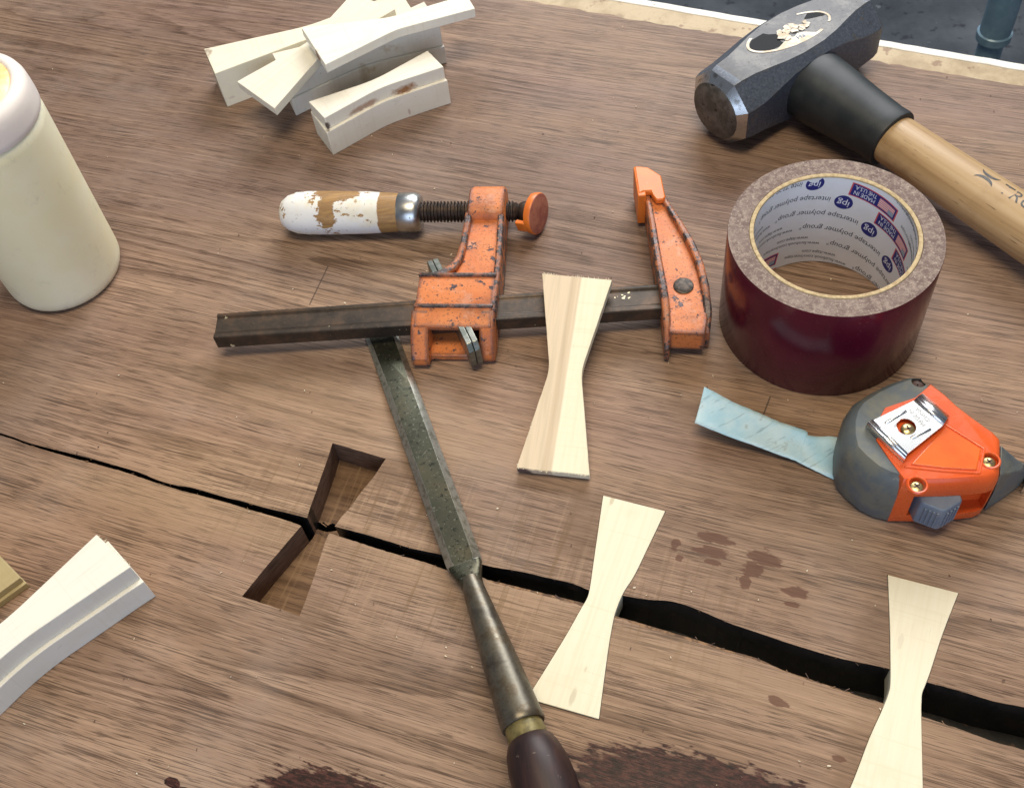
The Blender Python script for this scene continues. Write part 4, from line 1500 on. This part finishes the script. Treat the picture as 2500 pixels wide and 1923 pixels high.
# fibrous side of the winding: a slightly uneven ring
rads = [RO - .15, RO - .9, RO - 2.2, RO - 4, RO - 6, RO - 8, RO - 9.6, RI + 2.5]
ev = []; ef = []
for k_, r in enumerate(rads):
    for i in range(nseg):
        a_ = 2 * math.pi * i / nseg
        z = TH - .12 + (.18 * mnoise.noise((math.cos(a_) * 14, math.sin(a_) * 14, r)) + .1 * mnoise.noise((r * 2, i * .9, 4))) * (1 if 0 < k_ < 7 else 0)
        ev.append(TC + Vector((r * math.cos(a_), r * math.sin(a_), z)))
for k_ in range(len(rads) - 1):
    for i in range(nseg):
        j_ = (i + 1) % nseg
        ef.append((k_ * nseg + i, k_ * nseg + j_, (k_ + 1) * nseg + j_, (k_ + 1) * nseg + i))
mesh('winding_edge', ev, ef, EDGE, roll, smooth=60)
mesh('core', *loft([ring_pts(RI + 2.4, .2), ring_pts(RI + 2.4, TH - .3), ring_pts(RI + 2.1, TH + .25), ring_pts(RI + .9, TH + .35), ring_pts(RI + .25, TH), ring_pts(RI + .2, TH - .6), ring_pts(RI + .2, .2)], False, False), CARD, roll, smooth=40)
lab = mesh('core_label', *loft([ring_pts(RI, .4, 256), ring_pts(RI, TH - .6, 256)], False, False), LABELM, roll, smooth=60)

NAVY = mat_flat('print_navy', (.012, .018, .17), .45)
INKB = mat_flat('print_black', (.02, .025, .045), .45)
RED = mat_flat('print_red', (.62, .09, .10), .45)
PINK = mat_flat('print_pink', (.74, .24, .21), .45)
PWHITE = mat_flat('print_white', (.80, .82, .86), .45)
PGREY = mat_flat('print_grey_blue', (.30, .38, .46), .45)
PHI0 = math.radians(64.6)
SLOPE = .13


def on_core(u, v, u0, z0, lift):
    """u = reading direction along the print, v = up in the print; print is upside down inside the core"""
    ca, sa_ = math.cos(math.atan(SLOPE)), math.sin(math.atan(SLOPE))
    arc = u0 + u * ca + v * sa_
    z = z0 + u * sa_ - v * ca
    ph = PHI0 + arc / RI
    r = RI - lift
    return TC + Vector((r * math.cos(ph), r * math.sin(ph), z))


def zlim(z):
    return min(max(z, .6), TH - .7)


def printed(name, v, f, mat, u0, z0, lift, du=0, dv=0):
    pts = [on_core(p[0] + du, p[1] + dv, u0, z0, lift) for p in v]
    keep = [q for q in f if all(.5 < pts[i].z < TH - .65 for i in q)]
    if keep:
        used = sorted({i for q in keep for i in q}); mp = {a_: b_ for b_, a_ in enumerate(used)}
        mesh(name, [pts[i] for i in used], [tuple(mp[i] for i in q) for q in keep], mat, lab, smooth=0)


def disc(r, n_=28, sy=1.0):
    v = [(0, 0)] + [(r * math.cos(2 * math.pi * i / n_), r * sy * math.sin(2 * math.pi * i / n_)) for i in range(n_)]
    return v, [(0, i + 1, (i + 1) % n_ + 1) for i in range(n_)]


def rect(x0, y0, x1, y1, nx=12, ny=2):
    v = []; f = []
    for j in range(ny + 1):
        for i in range(nx + 1):
            v.append((x0 + (x1 - x0) * i / nx, y0 + (y1 - y0) * j / ny))
    for j in range(ny):
        for i in range(nx):
            a_ = j * (nx + 1) + i
            f.append((a_, a_ + 1, a_ + nx + 2, a_ + nx + 1))
    return v, f


T_IPG = text_geo('ipg', 6.0); T_MAIN = text_geo('intertape polymer group', 5.0)
T_R = text_geo('®', 2.2)
T_W1 = text_geo('www.facebook.com/intertape', 3.3); T_W2 = text_geo('www.itape.com', 3.3)
T_MADE = text_geo('MADE IN', 3.9); T_USA = text_geo('THE U.S.A.', 3.9)


def scalex(tg, w):
    k_ = w / tg[2]
    return [(p[0] * k_, p[1]) for p in tg[0]], tg[1]


def motif(u0, z0):
    """one repeat: flag box, round mark, company line, two web lines; u0 = arc of the round mark's centre"""
    # flag box, before the mark in reading direction
    fu = -45.0
    printed('flag_border', *rect(fu, -4.5, fu + 27, 4.5, 18), RED, u0, z0, .05)
    printed('flag_field', *rect(fu + .7, -3.9, fu + 26.3, 3.9, 18), NAVY, u0, z0, .10)
    printed('flag_white', *rect(fu + 1.6, -2.9, fu + 11.5, 2.9, 8), PWHITE, u0, z0, .15)
    for i in range(5):
        printed('flag_stripe', *rect(fu + 1.6, -2.9 + i * 1.22, fu + 11.5, -2.9 + i * 1.22 + .78, 8, 1), PINK, u0, z0, .20)
    printed('flag_canton', *rect(fu + 1.6, .1, fu + 5.2, 2.9, 4), PGREY, u0, z0, .25)
    printed('made_in', *scalex(T_MADE, 11.5), PWHITE, u0, z0, .16, fu + 13.2, .4)
    printed('the_usa', *scalex(T_USA, 12.0), PWHITE, u0, z0, .16, fu + 13.2, -3.2)
    # round mark
    printed('round_mark', *disc(4.7), NAVY, u0, z0, .06)
    printed('mark_letters', *scalex(T_IPG, 6.4), PWHITE, u0, z0, .14, -3.2, -1.2)
    printed('company_line', *scalex(T_MAIN, 44), INKB, u0, z0, .05, 6.6, -1.6)
    printed('registered_mark', *scalex(T_R, 1.3), INKB, u0, z0, .05, 51, .2)
    printed('web_line', *scalex(T_W1, 34), INKB, u0, z0, .05, 56, .6)
    printed('web_line', *scalex(T_W2, 18), INKB, u0, z0, .05, 63, -3.3)


def ang_u(deg):
    return math.radians(deg) * RI


for k_ in range(-1, 6):
    uu = ang_u(23 - 24.0 * k_)
    zz = TH - 5.0 - 12.6 * k_ + 1.0
    motif(uu, zz)
    motif(uu + 139, zz + 139 * SLOPE)
    motif(uu - 139, zz - 139 * SLOPE)

# ------------------------------------------------------------------ tape measure
t = NT('glossy_orange_plastic')
c = t.mix(t.step(t.noise(40, 3, .6), .35, .7), (.74, .11, .02), (.66, .09, .016))
c = t.mix(t.step(t.noise(330, 4, .7), .70, .75, 0, .5), c, (.72, .38, .26))
OPL = t.out(c, t.step(t.noise(120, 4, .7), .4, .7, .26, .4), 0, .5)
t = NT('panel_orange')
c = t.mix(t.step(t.noise(70, 3, .6), .35, .7), (.78, .15, .02), (.70, .11, .016))
OPANEL = t.out(c, .24, 0, .5)
t = NT('grimy_grey_rubber')
n = t.noise(60, 5, .7)
c = t.mix(t.step(n, .42, .6), (.10, .12, .13), (.145, .148, .125))
c = t.mix(t.step(t.noise(50, 5, .75), .52, .7, 0, .5), c, (.06, .054, .04))
c = t.mix(t.step(t.noise(90, 4, .7), .62, .70, 0, .4), c, (.26, .27, .24))
t.bump(t.noise(600, 3, .6), .15, .2)
GRUB = t.out(c, .5, 0, .4)
BUTTON = mat_mottle('blue_grey_button', (.13, .17, .23), (.17, .20, .25), 90, .42, bump=.1)
CLIPM = mat_mottle('clip_chrome', (.86, .86, .84), (.76, .75, .72), 60, .27, 1.0, lo=.5, hi=.7, c2=(.45, .44, .42), s2=170, t2=.66)
SCREWM = mat_mottle('brass_screw', (.55, .45, .22), (.40, .32, .15), 500, .3, .9)
BORE = mat_flat('screw_bore', (.07, .03, .02), .5)
ENGR = mat_flat('engraved_chrome', (.32, .31, .28), .4, .8)
zt = crop(2030, 910, 470 / 2025)
TMC = Vector((178, 248, 0))
ext_grey = [(191.9, 273.6), (189.7, 280.0), (183.8, 281.5), (175, 279.8), (165.2, 276.6), (154.6, 271.5), (150.2, 267.0), (146.6, 260.5), (144.0, 252), (143.2, 244.5), (146, 238.0), (150.4, 230.8), (155.3, 226.4), (161.5, 223.2)]
ext_orange = [(161.5, 223.2), (167, 222.2), (174, 220.9), (182, 219.7), (191.3, 218.7), (199.5, 218.4), (203.4, 219.6), (205.5, 222.0), (208.6, 229.5), (211.8, 237.6), (210.4, 241.5), (204.2, 251), (199.4, 259.0), (196.2, 266.2), (191.9, 273.6)]
bound = [(181.6, 265.6), (166.7, 262.8), (159, 254), (157.5, 246.5), (160.0, 236)]      # from the far corner round to the near one
LEV_G = [(.8, .955), (2.2, .985), (12, 1.0), (24, .995), (30, .965), (34, .90), (36, .83)]
LEV_O = [(.8, .97), (2.0, .99), (14, 1.0), (29, .995), (33, .975), (35.4, .945), (36.4, .90)]


def tm_part(name, ext, inn, lev, mat, parent):
    rings = []
    for z, sc in lev:
        ring = []
        for p in ext:
            q = Vector((p[0], p[1], 0)) - TMC
            ring.append(TMC + q * sc + Z * z)
        for p in inn:
            ring.append(Vector((p[0], p[1], z)))
        rings.append(ring)
    return mesh(name, *loft(rings), mat, parent, smooth=38)


tm = thing('tape_measure', 'orange and grey tape measure with a chrome belt clip lying on its side', 'tape measure', TMC)
grey = tm_part('rubber_bumper', ext_grey, bound[::-1], LEV_G, GRUB, tm)
case = tm_part('case', ext_orange, [(p[0] + .15, p[1] - .05) for p in bound], LEV_O, OPL, tm)
# slot for the lock button, cut in the near side; bores for the case screws
ft = Vector((.995, -.10, 0)).normalized(); fo = Vector((-.10, -.995, 0)).normalized()
sc0 = Vector((185.5, 219.6, 0))
scr_px = [(1668, 918), (905, 1175)]
scr_pos = [zt(x, y, 36.4) for x, y in scr_px]
cut(case, [box(sc0 + Z * 16.5, ft, fo, Z, 17.0, 6.5, 8.6)] + [lathe((p.x, p.y, 34.0), Z, [(0, 3.5), (8, 3.5)], 28) for p in scr_pos])
g_p = zt(915, 100, 35.0)
cut(grey, [lathe((g_p.x, g_p.y, 31.5), Z, [(0, 3.4), (9, 3.4)], 28)])
for p, zb in [(q, 34.1) for q in scr_pos] + [(g_p, 31.6)]:
    mesh('screw', *lathe((p.x, p.y, zb), Z, [(0, 2.9), (.9, 2.8), (1.2, 2.2), (1.3, .3)], 24), SCREWM if zb > 33 else BORE, tm, smooth=50)
    for an in (.4, .4 + math.pi / 2):
        d_ = Vector((math.cos(an), math.sin(an), 0)); e_ = Vector((-d_.y, d_.x, 0))
        mesh('screw_slot', *box((p.x, p.y, zb + 1.32), d_, e_, Z, 1.6, .35, .05), BORE, tm, smooth=0)
# raised boss rims
for p in scr_pos:
    mesh('screw_rim', *loft([[Vector((p.x, p.y, z)) + Vector((r * math.cos(2 * math.pi * i / 32), r * math.sin(2 * math.pi * i / 32), 0)) for i in range(32)] for r, z in ((3.5, 36.0), (3.6, 36.75), (4.2, 36.85), (4.7, 36.2))], False, False), OPL, case, smooth=50)
# label panel: raised frame and glossy field
pn = [zt(1200, 565, 36.8), zt(1575, 800, 36.8), zt(1530, 1020, 36.8), zt(1180, 1000, 36.8), zt(835, 960, 36.8)]
pin = grow([p[:2] for p in pn], -.1)
mesh('label_panel', *loft([[(p.x, p.y, 35.8) for p in pn], [(p.x, p.y, 36.75) for p in pn], [(*(Vector(p[:2]) + (Vector((183, 234)) - Vector(p[:2])) * .04), 37.1) for p in pn]]), OPANEL, case, smooth=0, bevel=.25)
rim = grow([Vector(p[:2]) for p in pn], 1.3)
for i in range(len(pn)):
    a_, b_ = Vector((*rim[i], 36.4)), Vector((*rim[(i + 1) % len(pn)], 36.4))
    if i in (0, 1, 2, 3):
        d_ = (b_ - a_); L_ = d_.length; d_.normalize()
        mesh('panel_rim', *box((a_ + b_) / 2, d_, Vector((-d_.y, d_.x, 0)), Z, L_ / 2 + .2, .55, .55), OPL, case, smooth=0, bevel=.4)
# nose
nb = [(212.2, 239.6, .8), (223, 239.2, .8), (231.5, 237.2, .8), (227, 231.6, .8), (217.5, 226.6, .8), (206.2, 221.6, .8)]
nm = [(212.4, 239.4, 18), (221.5, 236.5, 16), (228.5, 235.0, 14), (226, 230.5, 13), (217, 226.2, 14), (206.2, 221.6, 16)]
ntp = [(210.9, 236.6, 33.0), (217.5, 231.2, 27.5), (221.5, 230.6, 23.5), (220, 227.8, 22.5), (212, 224.6, 27.0), (205.6, 222.6, 32.0)]
nose = mesh('nose', *loft([nb, nm, ntp]), GRUB, tm, smooth=25, bevel=.6)
mesh('blade_hook', *box((230.4, 235.0, 8.5), Vector((.5, .86, 0)), Vector((.86, -.5, 0)), Z, 8.5, .5, 8), CLIPM, tm, smooth=0, bevel=.2)
# lock button
bp = [(170.4, 224.5), (170.6, 218.6), (171.8, 217.6), (178.4, 212.9), (180.0, 212.8), (188.0, 216.2), (188.8, 217.2), (189.2, 222.5)]
bt_c = Vector((179.5, 218.5))
btn = mesh('lock_button', *loft([[(*p, 8.2) for p in bp], [(*p, 9.0) for p in grow([Vector(q) for q in bp], .25)], [(*p, 23.6) for p in bp], [(*(Vector(p) + (bt_c - Vector(p)) * .07), 25.0) for p in bp]]), BUTTON, tm, smooth=25, bevel=.4)
for (a_, b_) in (((171.8, 217.6), (178.4, 212.9)), ((180.0, 212.8), (188.0, 216.2))):
    a_, b_ = Vector(a_), Vector(b_)
    d_ = (b_ - a_).normalized(); n_ = Vector((d_.y, -d_.x))
    for k_ in range(4):
        p = a_.lerp(b_, (k_ + .7) / 4.4)
        mesh('grip_rib', *box((p.x + n_.x * .35, p.y + n_.y * .35, 16), Vector((*d_, 0)), Vector((*n_, 0)), Z, .45, .4, 6.3), BUTTON, btn, smooth=0, bevel=.25)
# belt clip
CZP = 39.6
A_, B_, C_, D_ = zt(440, 495, CZP), zt(870, 290, CZP), zt(1180, 547, CZP), zt(800, 850, CZP)
hole_c = zt(785, 565, CZP)
ax_ = (B_ - A_).normalized(); ay_ = (D_ - A_).normalized()
hole = []
for i in range(28):
    a0_ = 2 * math.pi * i / 28
    r_ = 4.3
    hole.append(Vector((hole_c.x, hole_c.y)) + Vector((r_ * math.cos(a0_), r_ * math.sin(a0_) * 1.0)))
tear = zt(680, 540, CZP)
hole = [p if (p - Vector(tear[:2])).length > 3.0 else p.lerp(Vector(tear[:2]), .55) for p in hole]
outl = [Vector(p[:2]) for p in (A_, B_, C_, D_)]
vs = outl + hole
es = [(0, 1), (1, 2), (2, 3), (3, 0)] + [(4 + i, 4 + (i + 1) % len(hole)) for i in range(len(hole))]
ov, oe, of, _, _, _ = delaunay_2d_cdt(vs, es, [], 0, 1e-4)
fs = [f for f in of if not inside(sum((ov[i] for i in f), Vector((0, 0))) / 3, hole) and inside(sum((ov[i] for i in f), Vector((0, 0))) / 3, outl)]
clip = mesh('belt_clip', [(v.x, v.y, CZP) for v in ov], fs, CLIPM, tm, smooth=0)
sd_ = clip.modifiers.new('solid', 'SOLIDIFY'); sd_.thickness = .0008; sd_.offset = -1
# rolled flange on the left, bent tongue on the right
L0, L1 = zt(370, 545, 38.6), zt(770, 915, 38.6)
rows = [(A_, D_, CZP + .02)]
prof_f = [(0, CZP), (.16, CZP + .7), (.34, CZP + .75), (.5, CZP + .1), (.62, CZP - .1), (.76, CZP + .45), (.9, CZP + .2), (1.0, CZP - .9), (1.02, CZP - 3.0)]
rg = []
for u_, z in prof_f:
    rg.append([Vector((*(Vector(A_[:2]).lerp(Vector(L0[:2]), u_)), z)), Vector((*(Vector(D_[:2]).lerp(Vector(L1[:2]), u_)), z))])
fl_ = mesh('rolled_edge', *loft(rg, False, False, False), CLIPM, clip, smooth=70)
s2 = fl_.modifiers.new('solid', 'SOLIDIFY'); s2.thickness = .0007; s2.offset = 0
R0, R1 = zt(968, 208, 38.6), zt(1247, 440, 38.6)
R1b = zt(1195, 552, 38.8)
rg = []
for u_, z in ((0, CZP), (.14, CZP + .55), (.26, CZP + .2), (.36, CZP + .5), (.5, CZP + .3), (.85, CZP - 1.1), (1.0, CZP - 2.2)):
    rg.append([Vector((*(Vector(B_[:2]).lerp(Vector(R0[:2]), u_)), z)), Vector((*(Vector(C_[:2]).lerp(Vector(R1[:2]), u_)), z))])
tg_ = mesh('bent_tongue', *loft(rg, False, False, False), CLIPM, clip, smooth=70)
s2 = tg_.modifiers.new('solid', 'SOLIDIFY'); s2.thickness = .0007; s2.offset = 0
for (p0, p1) in (((565, 530), (790, 395)), ((835, 685), (1045, 585))):
    a_, b_ = zt(*p0, CZP + .1), zt(*p1, CZP + .1)
    d_ = (b_ - a_); L_ = d_.length; d_.normalize()
    mesh('stiffening_rib', *lathe(a_, d_, [(0, .1), (.3, .7), (L_ - .3, .7), (L_, .1)], 12, sy=.6), CLIPM, clip, smooth=60)
cs_ = zt(808, 590, 38.2)
mesh('clip_screw', *lathe((cs_.x, cs_.y, 36.6), Z, [(0, 3.2), (1.4, 3.2), (2.0, 2.6), (2.2, .3)], 28), SCREWM, clip, smooth=50)
for an in (.2, .2 + math.pi / 2):
    d_ = Vector((math.cos(an), math.sin(an), 0)); e_ = Vector((-d_.y, d_.x, 0))
    mesh('screw_slot', *box((cs_.x, cs_.y, 38.82), d_, e_, Z, 1.5, .38, .05), BORE, clip, smooth=0)
t0_ = zt(1000, 545, CZP); t1_ = zt(858, 392, CZP)
rd = (t1_ - t0_).normalized(); un = Vector((-rd.y, rd.x, 0))
for body_, p0 in (('MADE IN', (995, 545)), ('CHINA', (1045, 500))):
    tv, tf, tw = text_geo(body_, 2.7)
    o_ = zt(*p0, CZP + .06)
    mesh('engraving', [o_ + rd * (p[0] * (1.02 if body_ == 'CHINA' else .95)) + un * p[1] for p in tv], tf, ENGR, clip, smooth=0)

# ------------------------------------------------------------------ strip of blue tape
t = NT('blue_masking_tape')
sang = mid_dir(zt(-900, 0), zt(0, 300))
gg = t.map(rot=(0, 0, sang + 1.0), typ='TEXTURE')
w = t.noise(1, 4, .7, vec=t.map(gg, scale=(40, 330, 1)), dist=.3)
c = t.mix(t.step(t.noise(60, 4, .6), .35, .65), (.36, .58, .68), (.52, .68, .72))
c = t.mix(t.step(w, .56, .66, 0, .5), c, (.16, .24, .26))
c = t.mix(t.step(t.noise(120, 4, .7), .58, .68, 0, .45), c, (.22, .26, .24))
t.bump(w, .5, .5)
BLUET = t.out(c, .55, 0, .3)
z6 = crop(1650, 850, 850 / 2184)
tops = [(178, 243), (380, 345), (600, 440), (810, 520), (835, 548), (1000, 557), (1160, 590)]
bots = [(118, 470), (330, 552), (560, 635), (740, 702), (770, 715), (900, 780), (1065, 862)]
zs = [13.5, 9.8, 6.4, 3.6, 3.3, 1.6, .9]
tp = smooth_poly([z6(*p, z) for p, z in zip(tops, zs)], 8); bp_ = smooth_poly([z6(*p, z) for p, z in zip(bots, [q * .85 for q in zs])], 8)
NV = 9
sv = []; sf = []
for i, (a_, b_) in enumerate(zip(tp, bp_)):
    for j in range(NV):
        v_ = j / (NV - 1)
        p = a_.lerp(b_, v_)
        p.z = max(.5, p.z + .7 * mnoise.noise((p.x * .12, p.y * .12, 2.2)) + .35 * mnoise.noise((p.x * .5, p.y * .5, 7)) - .8 * math.sin(v_ * math.pi))
        sv.append(p)
for i in range(len(tp) - 1):
    for j in range(NV - 1):
        a_ = i * NV + j
        sf.append((a_, a_ + 1, a_ + NV + 1, a_ + NV))
st_ = mesh('tape_strip', sv, sf, BLUET, None, smooth=60)
tag(st_, 'crumpled strip of pale blue masking tape curling up beside the tape measure', 'tape strip')
so = st_.modifiers.new('solid', 'SOLIDIFY'); so.thickness = .0002

# ------------------------------------------------------------------ sawdust flecks on the slab
random.seed(5)
CHIP = mat_mottle('pale_chip', (.75, .68, .52), (.6, .5, .36), 200, .7)
CHIPD = mat_mottle('dark_chip', (.07, .04, .03), (.12, .07, .05), 200, .7)
fv = []; ff = []; fm = []
solids = [crack, mort, pock2, pock3]
for i in range(230):
    p = at(random.uniform(-60, 2560), random.uniform(60, 1980), 0)
    p2 = (p.x, p.y)
    if any(inside(p2, q) for q in solids) or not inside(p2, slab_outline):
        continue
    dark = random.random() < .42
    L_ = random.uniform(.35, 1.0) * (1.5 if random.random() < .12 else 1); w_ = L_ * random.uniform(.2, .6)
    an = random.uniform(0, math.pi)
    d_ = Vector((math.cos(an), math.sin(an), random.uniform(-.2, .2))); e_ = Vector((-d_.y, d_.x, random.uniform(-.3, .3)))
    bv_, bf_ = box(p + Z * (.25 + .2 * L_), d_, e_, Z, L_ / 2, w_ / 2, .12)
    b_ = len(fv)
    fv += bv_; ff += [tuple(q + b_ for q in f) for f in bf_]; fm += [1 if dark else 0] * len(bf_)
for i in range(90):
    p2 = random.choice(lo_pts if i % 3 else crack[:len(crack) // 2])
    p = Vector((p2.x, p2.y, random.uniform(-1.2, .1)))
    if any(inside((p.x, p.y), q) for q in (mort, pock2, pock3)):
        continue
    L_ = random.uniform(.8, 3.2); an = GRAIN + random.uniform(-1.1, 1.1) + (math.pi if random.random() < .5 else 0)
    d_ = Vector((math.cos(an), math.sin(an), random.uniform(-.25, .3))).normalized(); e_ = d_.cross(Z).normalized()
    bv_, bf_ = box(p + d_ * L_ * .3, d_, e_, d_.cross(e_), L_ / 2, random.uniform(.06, .16), .07)
    b_ = len(fv); fv += bv_; ff += [tuple(k_ + b_ for k_ in f) for f in bf_]; fm += [1 if i % 2 else 2] * len(bf_)
for (x0, y0, x1, y1, w_) in ((705, 836, 755, 872, .4), (700, 908, 730, 930, .35)):
    p, q = c3(x0, y0, -15.5), c3(x1, y1, -14.0)
    d_ = (q - p); L_ = d_.length; d_.normalize(); e_ = d_.cross(Z).normalized()
    bv_, bf_ = box((p + q) / 2, d_, e_, d_.cross(e_), L_ / 2, w_ / 2, .2)
    b_ = len(fv); fv += bv_; ff += [tuple(k_ + b_ for k_ in f) for f in bf_]; fm += [2] * len(bf_)
fk = mesh('sawdust', fv, ff, CHIP, None, smooth=0, mats=[CHIP, CHIPD, BARK], midx=fm)
fk['kind'] = 'stuff'; fk['label'] = 'scattered sawdust flecks and splinters on the slab'; fk['category'] = 'sawdust'
